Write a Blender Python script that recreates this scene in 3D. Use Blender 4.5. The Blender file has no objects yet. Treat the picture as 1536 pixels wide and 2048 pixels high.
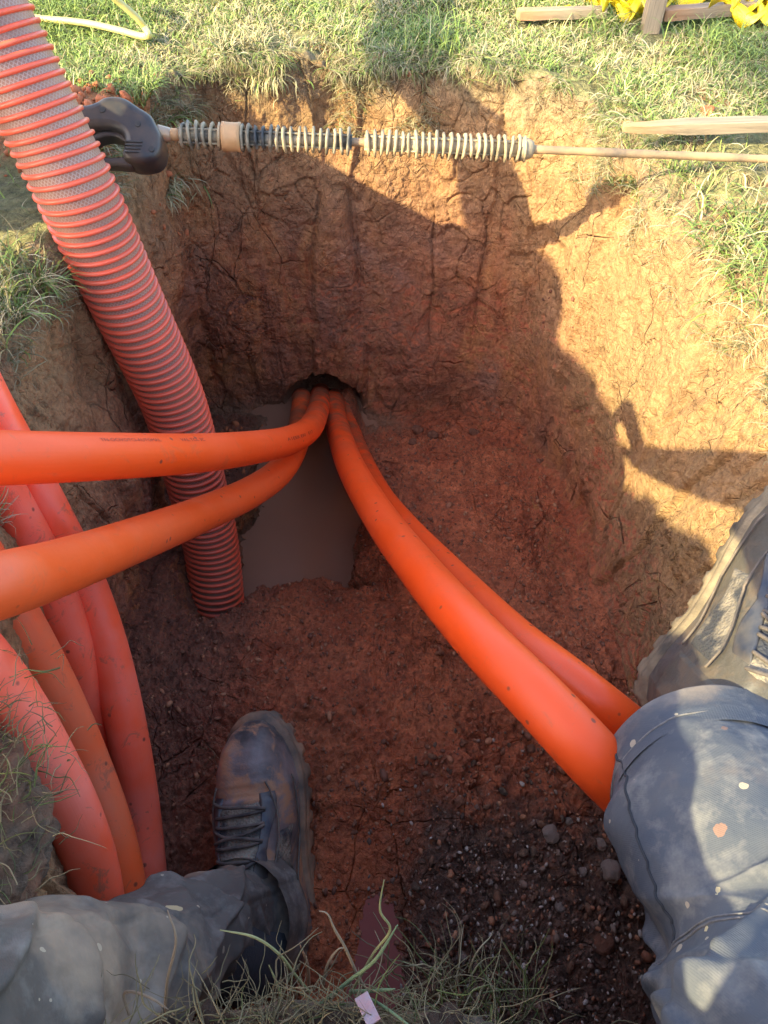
import bpy, bmesh, math, random
import numpy as np
from mathutils import Vector, Matrix, Quaternion
random.seed(7); RNG = np.random.default_rng(7)
scene = bpy.context.scene
COL = scene.collection
R = math.radians

# ------------------------------------------------------------------ camera, light, exposure
H = 0.58; PITCH = R(51); FPX = 1540.0
cam_d = bpy.data.cameras.new('camera'); cam = bpy.data.objects.new('camera', cam_d); COL.objects.link(cam)
cam.location = (0, 0, H); cam.rotation_euler = (R(90) - PITCH, 0, 0)
cam_d.sensor_fit = 'VERTICAL'; cam_d.sensor_height = 36.0; cam_d.lens = 36.0 * FPX / 2048
cam_d.clip_start = 0.02; cam_d.clip_end = 400
scene.camera = cam
SUNDIR = Vector((-0.73, -0.45, 0.535)).normalized()          # towards the sun
world = bpy.data.worlds.new('World'); scene.world = world; world.use_nodes = True
wn = world.node_tree.nodes; wl = world.node_tree.links
sky = wn.new('ShaderNodeTexSky'); sky.sky_type = 'NISHITA'; sky.sun_disc = False
sky.sun_elevation = math.asin(SUNDIR.z); sky.sun_rotation = math.atan2(SUNDIR.x, SUNDIR.y) % (2 * math.pi)
sky.dust_density = 2.2; sky.ozone_density = .5; sky.air_density = 1.0
wl.new(sky.outputs[0], wn['Background'].inputs[0]); wn['Background'].inputs[1].default_value = 0.15
sun_d = bpy.data.lights.new('sun', 'SUN'); sun = bpy.data.objects.new('sun', sun_d); COL.objects.link(sun)
sun_d.energy = 2.7; sun_d.angle = R(0.55); sun_d.color = (1.0, 0.89, 0.53)
sun.rotation_euler = SUNDIR.to_track_quat('Z', 'Y').to_euler()
vs = scene.view_settings; vs.view_transform = 'Standard'; vs.look = 'None'; vs.exposure = 2.42; vs.gamma = 1.0

# ------------------------------------------------------------------ small tools
def ray(px, py):
    a = (px - 768) / FPX; b = (1024 - py) / FPX
    return Vector((a, math.cos(PITCH) + b * math.sin(PITCH), -math.sin(PITCH) + b * math.cos(PITCH)))
def at(px, py, d): return Vector((0, 0, H)) + ray(px, py) * d          # point at depth d
def gz(px, py, z): r = ray(px, py); return Vector((0, 0, H)) + r * ((z - H) / r.z)
def gy(px, py, y): r = ray(px, py); return Vector((0, 0, H)) + r * (y / r.y)

def _hash(ix, iy, iz, seed):
    h = (ix.astype(np.uint32) * np.uint32(374761393) + iy.astype(np.uint32) * np.uint32(668265263)
         + iz.astype(np.uint32) * np.uint32(2147483647) + np.uint32(seed) * np.uint32(974634777))
    h = (h ^ (h >> np.uint32(13))) * np.uint32(1274126177)
    h = (h ^ (h >> np.uint32(16))) * np.uint32(2246822519)
    return h ^ (h >> np.uint32(15))
def _h01(h): return (h & np.uint32(0xffffff)).astype(np.float32) / np.float32(0xffffff)
def vnoise(P, f, seed=0):
    Q = P * f + 1000.0; I = np.floor(Q).astype(np.int64); F = (Q - I).astype(np.float32); F = F * F * F * (F * (F * 6 - 15) + 10)
    out = np.zeros(len(P), np.float32)
    for dx in (0, 1):
        wx = F[:, 0] if dx else 1 - F[:, 0]
        for dy in (0, 1):
            wy = F[:, 1] if dy else 1 - F[:, 1]
            for dz in (0, 1):
                wz = F[:, 2] if dz else 1 - F[:, 2]
                out += wx * wy * wz * _h01(_hash(I[:, 0] + dx, I[:, 1] + dy, I[:, 2] + dz, seed))
    return out * 2 - 1
def fbm(P, f, octv=4, seed=0, g=0.5):
    o = np.zeros(len(P), np.float32); a = 1.0; n = 0
    for i in range(octv):
        o += a * vnoise(P, f * 2.03 ** i, seed + i * 17); n += a; a *= g
    return o / n
def voro(P, f, seed=0):
    Q = P * f + 500.0; I = np.floor(Q).astype(np.int64)
    f1 = np.full(len(P), 9., np.float32); f2 = f1.copy(); idc = np.zeros(len(P), np.float32)
    for dx in (-1, 0, 1):
        for dy in (-1, 0, 1):
            for dz in (-1, 0, 1):
                J = I + np.array([dx, dy, dz])
                h = _hash(J[:, 0], J[:, 1], J[:, 2], seed)
                px = J[:, 0] + _h01(h); py = J[:, 1] + _h01(h * np.uint32(7) + np.uint32(91)); pz = J[:, 2] + _h01(h * np.uint32(13) + np.uint32(37))
                h2 = _hash(J[:, 0], J[:, 1], J[:, 2], seed + 5); py = J[:, 1] + _h01(h2)
                h3 = _hash(J[:, 0], J[:, 1], J[:, 2], seed + 9); pz = J[:, 2] + _h01(h3)
                d = np.sqrt((Q[:, 0] - px) ** 2 + (Q[:, 1] - py) ** 2 + (Q[:, 2] - pz) ** 2).astype(np.float32)
                nf = d < f1
                f2 = np.where(nf, f1, np.minimum(f2, d)); idc = np.where(nf, _h01(h), idc); f1 = np.minimum(f1, d)
    return f1, f2, idc
def sstep(a, b, x): t = np.clip((x - a) / (b - a), 0, 1); return t * t * (3 - 2 * t)

def link(name, mesh, mat=None, parent=None, smooth=True):
    o = bpy.data.objects.new(name, mesh); COL.objects.link(o)
    if mat is not None: mesh.materials.append(mat)
    if parent is not None: o.parent = parent
    if smooth and len(mesh.polygons): mesh.polygons.foreach_set('use_smooth', [True] * len(mesh.polygons))
    return o
def tag(o, label=None, cat=None, group=None, kind=None):
    if label: o['label'] = label
    if cat: o['category'] = cat
    if group: o['group'] = group
    if kind: o['kind'] = kind
    return o
def empty(name, loc, label=None, cat=None, group=None):
    o = bpy.data.objects.new(name, None); COL.objects.link(o); o.location = loc; o.empty_display_size = 0.05
    return tag(o, label, cat, group)
def fastmesh(name, V, Q, uv=None, attrs=None):
    """V (n,3) array, Q (m,4) or (m,3) index array"""
    me = bpy.data.meshes.new(name); V = np.asarray(V, np.float32); Q = np.asarray(Q, np.int32)
    k = Q.shape[1]
    me.vertices.add(len(V)); me.vertices.foreach_set('co', V.ravel())
    me.loops.add(Q.size); me.loops.foreach_set('vertex_index', Q.ravel())
    me.polygons.add(len(Q)); me.polygons.foreach_set('loop_start', np.arange(0, Q.size, k, dtype=np.int32))
    if uv is not None:
        l = me.uv_layers.new(name='UVMap'); l.data.foreach_set('uv', np.asarray(uv, np.float32)[Q.ravel()].ravel())
    if attrs:
        for an, av in attrs.items():
            av = np.asarray(av, np.float32)
            if av.ndim == 1:
                a = me.attributes.new(an, 'FLOAT', 'POINT'); a.data.foreach_set('value', av)
            else:
                a = me.attributes.new(an, 'FLOAT_COLOR', 'POINT')
                a.data.foreach_set('color', np.concatenate([av, np.ones((len(av), 1), np.float32)], 1).ravel())
    me.update(calc_edges=True); me.validate(); return me
def gridq(nr, nc, wrap=True):
    i = np.arange(nr - 1)[:, None]; j = np.arange(nc if wrap else nc - 1)[None, :]; j2 = (j + 1) % nc
    return np.stack([i * nc + j, i * nc + j2, (i + 1) * nc + j2, (i + 1) * nc + j], -1).reshape(-1, 4)
def catmull(P, n, closed=False, arc=True):
    P = np.asarray(P, np.float64)
    if closed: Pe = np.concatenate([P[-1:], P, P[:2]])
    else: Pe = np.concatenate([2 * P[:1] - P[1:2], P, 2 * P[-1:] - P[-2:-1]])
    segs = len(Pe) - 3; m = 40; out = []
    for i in range(segs):
        t = np.linspace(0, 1, m, endpoint=False)[:, None]; a, b, c, d = Pe[i], Pe[i + 1], Pe[i + 2], Pe[i + 3]
        out.append(0.5 * (2 * b + (c - a) * t + (2 * a - 5 * b + 4 * c - d) * t ** 2 + (3 * b - a - 3 * c + d) * t ** 3))
    out.append(Pe[-2:-1]); out = np.concatenate(out)
    L = np.concatenate([[0], np.cumsum(np.linalg.norm(np.diff(out[:, :3], axis=0), axis=1))]) if arc else np.linspace(0, 1, len(out))
    s = np.linspace(0, L[-1], n, endpoint=not closed)
    return np.stack([np.interp(s, L, out[:, k]) for k in range(out.shape[1])], 1)
def frames(C):
    T = np.gradient(C, axis=0); T /= np.linalg.norm(T, axis=1)[:, None]
    N = np.zeros_like(T); r = np.array([0, 0, 1.0]) if abs(T[0, 2]) < .9 else np.array([1.0, 0, 0])
    n = r - T[0] * r.dot(T[0]); n /= np.linalg.norm(n); N[0] = n
    for i in range(1, len(T)):
        n = N[i - 1] - T[i] * N[i - 1].dot(T[i]); N[i] = n / np.linalg.norm(n)
    return T, N, np.cross(T, N)
def tube_arrays(C, rad, nseg=24, cap=True, rfun=None, up=None):
    """C (n,3) centre line, rad scalar/array; rfun(sidx array, theta array)->extra radius"""
    C = np.asarray(C, np.float64); n = len(C); rad = np.broadcast_to(np.asarray(rad, np.float64), (n,))
    T, N, B = frames(C)
    if up is not None:
        up = np.array(up, float); N = up - T * (T @ up)[:, None]; N /= np.linalg.norm(N, axis=1)[:, None]; B = np.cross(T, N)
    th = np.linspace(0, 2 * np.pi, nseg, endpoint=False)
    rr = rad[:, None] * np.ones(nseg)[None]
    if rfun is not None: rr = rr + rfun(np.arange(n)[:, None] / (n - 1), th[None])
    V = C[:, None] + rr[..., None] * (np.cos(th)[None, :, None] * N[:, None] + np.sin(th)[None, :, None] * B[:, None])
    L = np.concatenate([[0], np.cumsum(np.linalg.norm(np.diff(C, axis=0), axis=1))])
    uv = np.stack([np.broadcast_to(th / (2 * np.pi), (n, nseg)), np.broadcast_to(L[:, None], (n, nseg))], -1).reshape(-1, 2)
    V = V.reshape(-1, 3); Q = gridq(n, nseg)
    if cap:
        V = np.concatenate([V, C[:1], C[-1:]]); uv = np.concatenate([uv, [[0, 0], [0, L[-1]]]])
        a = n * nseg; j = np.arange(nseg); j2 = (j + 1) % nseg
        c1 = np.stack([np.full(nseg, a), j2, j, j], -1); b = (n - 1) * nseg
        c2 = np.stack([np.full(nseg, a + 1), b + j, b + j2, b + j2], -1)
        return V, Q, np.concatenate([c1, c2])[:, :3], uv
    return V, Q, None, uv
def join(parts):
    """parts: list of (V, quads, tris|None, uv|None) -> V, all faces as tris/quads lists"""
    Vs, Fs, off = [], [], 0
    for p in parts:
        V, Q, T = p[0], p[1], p[2]
        Vs.append(V)
        if Q is not None: Fs += (Q + off).tolist()
        if T is not None: Fs += (T + off).tolist()
        off += len(V)
    return np.concatenate(Vs), Fs
def pymesh(name, V, F, uv=None):
    me = bpy.data.meshes.new(name); me.from_pydata(np.asarray(V).tolist(), [], F); me.validate()
    if uv is not None:
        l = me.uv_layers.new(name='UVMap'); idx = np.zeros(len(me.loops), np.int32); me.loops.foreach_get('vertex_index', idx)
        l.data.foreach_set('uv', np.asarray(uv, np.float32)[idx].ravel())
    return me
def tube(name, C, rad, mat, parent=None, nseg=24, n=None, rfun=None, cap=True, up=None):
    if n: C = catmull(C, n)
    V, Q, T, uv = tube_arrays(C, rad, nseg, cap, rfun, up)
    F = Q.tolist() + (T.tolist() if T is not None else [])
    return link(name, pymesh(name, V, F, uv), mat, parent)

# ------------------------------------------------------------------ materials
class NB:
    def __init__(s, name):
        s.m = bpy.data.materials.new(name); s.m.use_nodes = True; s.t = s.m.node_tree; s.n = s.t.nodes; s.l = s.t.links
        s.b = s.n['Principled BSDF']; s.out = s.n['Material Output']
        s.tc = s.n.new('ShaderNodeTexCoord'); s.P = s.tc.outputs['Object']; s.UV = s.tc.outputs['UV']
        s.geo = s.n.new('ShaderNodeNewGeometry')
    def set(s, k, v):
        i = s.b.inputs[k]
        if hasattr(v, 'links'): s.l.new(v, i)
        elif isinstance(v, tuple) and len(v) == 3: i.default_value = (*v, 1)
        else: i.default_value = v
    def link(s, a, b): s.l.new(a, b)
    def _in(s, i, v):
        if v is None: return
        if hasattr(v, 'links'): s.l.new(v, i)
        elif isinstance(v, tuple) and len(v) == 3 and i.type == 'RGBA': i.default_value = (*v, 1)
        else: i.default_value = v
    def noise(s, sc, det=4, rough=.55, dist=0, vec=None, out=0):
        n = s.n.new('ShaderNodeTexNoise'); n.inputs['Scale'].default_value = sc; n.inputs['Detail'].default_value = det
        n.inputs['Roughness'].default_value = rough; n.inputs['Distortion'].default_value = dist
        s.l.new(vec if vec is not None else s.P, n.inputs['Vector']); return n.outputs[out]
    def vor(s, sc, feat='DISTANCE_TO_EDGE', vec=None, out='Distance', rand=1):
        n = s.n.new('ShaderNodeTexVoronoi'); n.feature = feat; n.inputs['Scale'].default_value = sc; n.inputs['Randomness'].default_value = rand
        s.l.new(vec if vec is not None else s.P, n.inputs['Vector']); return n.outputs[out]
    def mapv(s, scale=(1, 1, 1), rot=(0, 0, 0), loc=(0, 0, 0), vec=None):
        n = s.n.new('ShaderNodeMapping'); n.inputs['Scale'].default_value = scale; n.inputs['Rotation'].default_value = rot; n.inputs['Location'].default_value = loc
        s.l.new(vec if vec is not None else s.P, n.inputs['Vector']); return n.outputs[0]
    def ramp(s, v, pts, interp='LINEAR'):
        n = s.n.new('ShaderNodeValToRGB'); r = n.color_ramp; r.interpolation = interp
        while len(r.elements) < len(pts): r.elements.new(0.5)
        for e, (p, c) in zip(r.elements, pts):
            e.position = p; e.color = (*c, 1) if isinstance(c, tuple) else (c, c, c, 1)
        s._in(n.inputs[0], v); return n.outputs[0]
    def math(s, op, a, b=None, c=None, clamp=False):
        n = s.n.new('ShaderNodeMath'); n.operation = op; n.use_clamp = clamp
        s._in(n.inputs[0], a); s._in(n.inputs[1], b)
        if c is not None: s._in(n.inputs[2], c)
        return n.outputs[0]
    def mix(s, f, a, b, mode='MIX'):
        n = s.n.new('ShaderNodeMix'); n.data_type = 'RGBA'; n.blend_type = mode; n.clamp_factor = True
        s._in(n.inputs[0], f); s._in(n.inputs[6], a); s._in(n.inputs[7], b); return n.outputs[2]
    def mapr(s, v, a, b, c=0., d=1.):
        n = s.n.new('ShaderNodeMapRange'); n.interpolation_type = 'SMOOTHSTEP'; s._in(n.inputs[0], v)
        for i, x in zip((1, 2, 3, 4), (a, b, c, d)): n.inputs[i].default_value = x
        return n.outputs[0]
    def sep(s, v=None):
        n = s.n.new('ShaderNodeSeparateXYZ'); s.l.new(v if v is not None else s.P, n.inputs[0]); return n.outputs
    def comb(s, x, y, z):
        n = s.n.new('ShaderNodeCombineXYZ'); s._in(n.inputs[0], x); s._in(n.inputs[1], y); s._in(n.inputs[2], z); return n.outputs[0]
    def attr(s, name, out='Fac'):
        n = s.n.new('ShaderNodeAttribute'); n.attribute_name = name; return n.outputs[out]
    def bump(s, h, strength=.5, dist=.01, prev=None):
        n = s.n.new('ShaderNodeBump'); n.inputs['Strength'].default_value = strength; n.inputs['Distance'].default_value = dist
        s.l.new(h, n.inputs['Height'])
        if prev is not None: s.l.new(prev, n.inputs['Normal'])
        return n.outputs[0]

def mat_soil():
    m = NB('clay_soil'); X, Y, Z = m.sep()
    warp = m.noise(6, 3, .5, out=1)
    n = m.n.new('ShaderNodeMix'); n.data_type = 'VECTOR'; n.inputs[0].default_value = .06; m.l.new(m.P, n.inputs[4]); m.l.new(warp, n.inputs[5]); W = n.outputs[1]
    big = m.noise(3.2, 5, .6, .8); mid = m.noise(11, 6, .62, .6); fine = m.noise(60, 5, .7)
    streak = m.noise(7, 5, .6, .5, vec=m.mapv((1.6, 1.6, .28)))
    clay = m.ramp(streak, [(.28, (.27, .088, .045)), (.45, (.43, .155, .070)), (.58, (.52, .22, .085)), (.72, (.47, .115, .042))])
    clay = m.mix(m.ramp(mid, [(.38, 0.), (.66, 1.)]), clay, (.37, .155, .088))
    clay = m.mix(m.math('MULTIPLY', m.ramp(big, [(.50, 0.), (.66, 1.)]), .55), clay, (.31, .185, .14))
    # tan topsoil near the top; right and upper walls also painted paler where sunlit
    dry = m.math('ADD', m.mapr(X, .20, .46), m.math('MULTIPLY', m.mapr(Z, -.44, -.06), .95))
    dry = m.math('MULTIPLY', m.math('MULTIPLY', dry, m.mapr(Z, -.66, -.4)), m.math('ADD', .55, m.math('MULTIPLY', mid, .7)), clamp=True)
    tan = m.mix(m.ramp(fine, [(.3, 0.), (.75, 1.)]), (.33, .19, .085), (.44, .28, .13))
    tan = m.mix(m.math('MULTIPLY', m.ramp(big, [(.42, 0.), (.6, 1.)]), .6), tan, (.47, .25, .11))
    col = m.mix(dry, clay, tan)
    # grey topsoil band just under the turf
    top = m.math('MULTIPLY', m.mapr(m.math('ADD', Z, m.math('MULTIPLY', m.math('SUBTRACT', mid, .5), .09)), -.09, -.03), .75)
    col = m.mix(top, col, m.mix(m.ramp(mid, [(.4, 0.), (.62, 1.)]), (.24, .17, .105), (.36, .27, .15)))
    # floor: wet, dark red mud, darker gravelly patch on the right near side
    floor = m.mapr(m.geo.outputs['Normal'], 0, 1)
    NZ = m.sep(m.geo.outputs['Normal'])[2]
    fl = m.math('MULTIPLY', m.mapr(Z, -.36, -.47), m.mapr(NZ, .2, .6))
    mud = m.mix(m.ramp(mid, [(.35, 0.), (.65, 1.)]), (.40, .100, .045), (.54, .160, .068))
    mud = m.mix(m.math('MULTIPLY', m.ramp(fine, [(.52, 0.), (.66, 1.)]), .5), mud, (.17, .062, .038))
    grav = m.math('MULTIPLY', m.mapr(m.math('ADD', Y, m.math('MULTIPLY', m.math('SUBTRACT', mid, .5), .35)), .42, .30), m.mapr(m.math('ADD', X, m.math('MULTIPLY', m.math('SUBTRACT', big, .5), .25)), -.03, .06))
    mud = m.mix(grav, mud, m.mix(m.ramp(fine, [(.4, 0.), (.6, 1.)]), (.075, .040, .028), (.20, .10, .065)))
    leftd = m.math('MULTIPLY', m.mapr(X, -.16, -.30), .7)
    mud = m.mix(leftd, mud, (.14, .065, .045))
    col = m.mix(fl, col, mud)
    # bare ground outside under the grass: tan thatch
    gr = m.math('MULTIPLY', m.mapr(Z, -.035, -.008), m.mapr(NZ, .6, .85))
    thatch = m.mix(m.ramp(fine, [(.35, 0.), (.65, 1.)]), (.13, .135, .050), (.29, .26, .11))
    bare = m.ramp(m.noise(4.5, 4, .6), [(.58, 0.), (.66, 1.)])
    thatch = m.mix(bare, thatch, (.42, .17, .065))
    col = m.mix(m.math('MULTIPLY', gr, .9), col, thatch)
    # red crumbly spoil on the left of the pit
    sp = m.math('MULTIPLY', m.mapr(X, -.33, -.38), m.mapr(m.math('ABSOLUTE', m.math('SUBTRACT', Y, 1.30)), .17, .09))
    sp = m.math('MULTIPLY', sp, m.mapr(Z, -.06, -.02)); col = m.mix(m.math('MULTIPLY', sp, .9), col, m.mix(mid, (.36, .13, .05), (.52, .22, .085)))
    spk = m.ramp(m.noise(85, 6, .75, .5), [(.30, .42), (.48, .95), (.70, 1.32)]); col = m.mix(1., col, spk, 'MULTIPLY')
    blot = m.ramp(m.noise(17, 6, .7, .8), [(.32, .62), (.5, 1.), (.72, 1.16)]); col = m.mix(.8, col, blot, 'MULTIPLY')
    silt = m.math('MULTIPLY', m.mapr(Z, -.762, -.785), .85); col = m.mix(silt, col, (.27, .135, .075))
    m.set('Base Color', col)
    wet = m.math('MULTIPLY', m.math('ADD', fl, m.math('MULTIPLY', m.mapr(Z, -.35, -.7), .4), clamp=True), m.ramp(mid, [(.3, 1.), (.75, .45)]))
    chn = m.math('MULTIPLY', m.math('MULTIPLY', m.mapr(m.math('ABSOLUTE', m.math('ADD', X, .03)), .11, .05), m.mapr(Y, .52, .40)), fl); wet = m.math('ADD', wet, m.math('MULTIPLY', chn, .5)); m.set('Roughness', m.mapr(wet, 0, 1.4, .93, .16)); m.b.inputs['Specular IOR Level'].default_value = .35
    # relief
    m.n_stretch = m.mapv((1.3, 1.3, .55), vec=W)
    cr = m.ramp(m.vor(11, vec=m.n_stretch), [(.0, 0.), (.018, 1.)])
    crm = m.ramp(m.noise(5, 2), [(.5, 0.), (.62, 1.)])
    cr = m.math('MAXIMUM', cr, m.math('SUBTRACT', 1., crm))
    cr2 = m.ramp(m.vor(48, vec=W), [(.0, 0.), (.06, 1.)]); cr2 = m.math('MAXIMUM', cr2, m.ramp(m.noise(9, 2), [(.42, 1.), (.56, 0.)]))
    h = m.math('ADD', m.math('MULTIPLY', cr, 1.1), m.math('MULTIPLY', cr2, .25))
    h = m.math('ADD', h, m.math('MULTIPLY', m.noise(140, 6, .7), .9))
    h = m.math('ADD', h, m.math('MULTIPLY', m.noise(38, 5, .65, .15), 1.0)); h = m.math('ADD', h, m.math('MULTIPLY', m.noise(30, 5, .7, .1, vec=m.mapv((1.8, 1.8, .3))), .9))
    m.set('Normal', m.bump(h, 1., .010))
    return m.m
def mat_plain(name, col, rough=.5, bumpsc=None, bstr=.3, bdist=.002, metal=0, var=None, vsc=20, spec=.5):
    m = NB(name); c = col
    if var is not None: c = m.mix(m.ramp(m.noise(vsc, 5, .6), [(.35, 0.), (.68, 1.)]), col, var)
    m.set('Base Color', c); m.set('Roughness', rough); m.set('Metallic', metal); m.b.inputs['Specular IOR Level'].default_value = spec
    if bumpsc: m.set('Normal', m.bump(m.noise(bumpsc, 5, .6), bstr, bdist))
    return m.m
def mat_conduit(name, base, dust, dustamt, streaks=0.):
    m = NB(name); n1 = m.noise(9, 5, .6); n2 = m.noise(90, 4, .6)
    c = m.mix(m.math('MULTIPLY', m.ramp(n1, [(.30, 0.), (.72, 1.)]), dustamt), base, dust)
    fl = m.vor(55, 'F1', vec=m.mapv((1, 1, 1), loc=(.3, .1, 0)))
    rnd = m.vor(55, 'F1', out='Color', vec=m.mapv((1, 1, 1), loc=(.3, .1, 0)))
    spot = m.math('MULTIPLY', m.ramp(fl, [(.10, 1.), (.17, 0.)]), m.math('GREATER_THAN', m.sep(rnd)[0], 1 - .22 * (dustamt > .3) - .04))
    c = m.mix(m.math('MULTIPLY', spot, .8), c, (.13, .045, .03))
    Yc = m.sep()[1]; smear = m.math('MULTIPLY', m.mapr(Yc, .95, 1.38), m.ramp(m.noise(22, 5, .65), [(.36, 0.), (.58, .9)])); c = m.mix(smear, c, (.26, .095, .05))
    uu = m.sep(m.UV); scr = m.noise(1, 3, .6, vec=m.comb(m.math('MULTIPLY', uu[0], 60.), m.math('MULTIPLY', uu[1], 7.), 0.)); scr = m.math('MULTIPLY', m.ramp(scr, [(.66, 0.), (.70, 1.)]), .35); c = m.mix(scr, c, dust)
    mark = m.math('MULTIPLY', m.ramp(m.noise(32, 6, .75, 1.), [(.57, 0.), (.66, 1.)]), .20 + .5 * (dustamt > .7)); c = m.mix(mark, c, (.34, .12, .07))
    if streaks:
        st = m.math('MULTIPLY', m.ramp(m.noise(10, 5, .7, 1.), [(.60, 0.), (.69, 1.)]), streaks); c = m.mix(st, c, (.22, .10, .055))
    m.set('Base Color', c); m.set('Roughness', m.mapr(n1, .3, .7, .34, .52)); m.b.inputs['Specular IOR Level'].default_value = .45
    u = m.sep(m.UV); fine = m.noise(1, 4, .6, vec=m.comb(m.math('MULTIPLY', u[0], 90.), m.math('MULTIPLY', u[1], 5.), 0.))
    m.set('Normal', m.bump(m.math('ADD', m.math('MULTIPLY', fine, .6), n2), .18, .0012))
    return m.m

# ------------------------------------------------------------------ the ground with the dug pit (one sheet)
# stations clockwise from the near edge: rim x,y | middle x,y | base x,y,z | edge rounding
ST = [(.02,.045, .02,.05, .02,.06,-.53, .03), (-.12,.035, -.12,.05, -.12,.06,-.52, .03), (-.27,.05, -.27,.06, -.29,.08,-.50, .03), (-.295,.20, -.305,.21, -.33,.22,-.49, .03),
      (-.38,.38, -.385,.40, -.385,.42,-.48, .035), (-.44,.58, -.415,.58, -.41,.62,-.49, .05), (-.465,.76, -.405,.76, -.42,.80,-.52, .06),
      (-.455,.92, -.405,.91, -.44,.94,-.60, .05), (-.43,1.08, -.43,1.06, -.475,1.06,-.66, .035), (-.42,1.24, -.43,1.22, -.48,1.23,-.71, .03),
      (-.415,1.38, -.42,1.36, -.475,1.35,-.74, .025), (-.39,1.47, -.405,1.44, -.44,1.42,-.77, .02), (-.31,1.52, -.32,1.475, -.33,1.445,-.80, .02), (-.20,1.535, -.21,1.485, -.22,1.45,-.83, .022), (-.09,1.545, -.10,1.49, -.10,1.45,-.83, .022),
      (.05,1.53, .05,1.48, .05,1.41,-.79, .022), (.18,1.50, .18,1.45, .19,1.375,-.72, .025), (.29,1.445, .30,1.40, .30,1.31,-.69, .03), (.355,1.38, .35,1.335, .345,1.245,-.69, .035),
      (.385,1.27, .372,1.22, .365,1.15,-.68, .05), (.445,1.03, .42,1.0, .395,.97,-.65, .09), (.495,.84, .445,.82, .395,.80,-.60, .10),
      (.50,.64, .44,.63, .39,.64,-.56, .09), (.475,.46, .415,.46, .375,.48,-.54, .07), (.44,.26, .385,.27, .35,.28,-.53, .05),
      (.36,.09, .33,.10, .33,.12,-.53, .04), (.18,.045, .18,.05, .18,.07,-.53, .03)]
def floor_z(x, y):
    z = np.interp(y, [0, .5, .62, .75, .9, 1.1, 1.4], [-.515, -.50, -.535, -.61, -.69, -.73, -.775])
    # sump holding water, in front of the duct mouth
    wv = .016 * np.sin(y * 17 + 1) + .010 * np.sin(y * 41); wv = wv - .0 * y; rt = .07 * sstep(1.15, 1.33, y); inx = sstep(-.325 + wv, -.285 + wv, x) * (1 - sstep(-.085 + wv - rt, -.005 + wv - rt, x)); iny = sstep(.80 + .015 * np.sin(x * 34), .86 + .02 * np.sin(x * 47), y)
    z = z - .15 * inx * iny
    # the hose's own suction hole
    d = np.hypot((x + .325) / .088, (y - .81) / .115); z = z - .16 * (1 - sstep(.55, 1.05, d))
    # mound on the right of the sump
    z = z + .035 * np.exp(-((x - .15) / .12) ** 2 - ((y - 1.05) / .25) ** 2) + .02 * np.exp(-((x - .05) / .05) ** 2 - ((y - .95) / .3) ** 2)
    # groove at the foot of the right wall
    z = z - .035 * np.exp(-((x - .335) / .03) ** 2) * sstep(.6, .8, y)
    # wet channel running to the near puddle, ridge right of it
    z = z - .030 * np.exp(-((x + .035 - .03 * np.sin(y * 9)) / .050) ** 2) * (1 - sstep(.20, .36, y))
    z = z + .030 * np.exp(-((x - .075 - .10 * (y - .2)) / .03) ** 2) * (1 - sstep(.42, .56, y)) * sstep(.05, .14, y)
    # vertical ridge right of the sump, towards the middle of the floor
    z = z + .02 * np.exp(-((x - .035 + .1 * (y - .8)) / .022) ** 2) * sstep(.5, .62, y) * (1 - sstep(.85, .95, y))
    return z
NT = 1500
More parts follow.
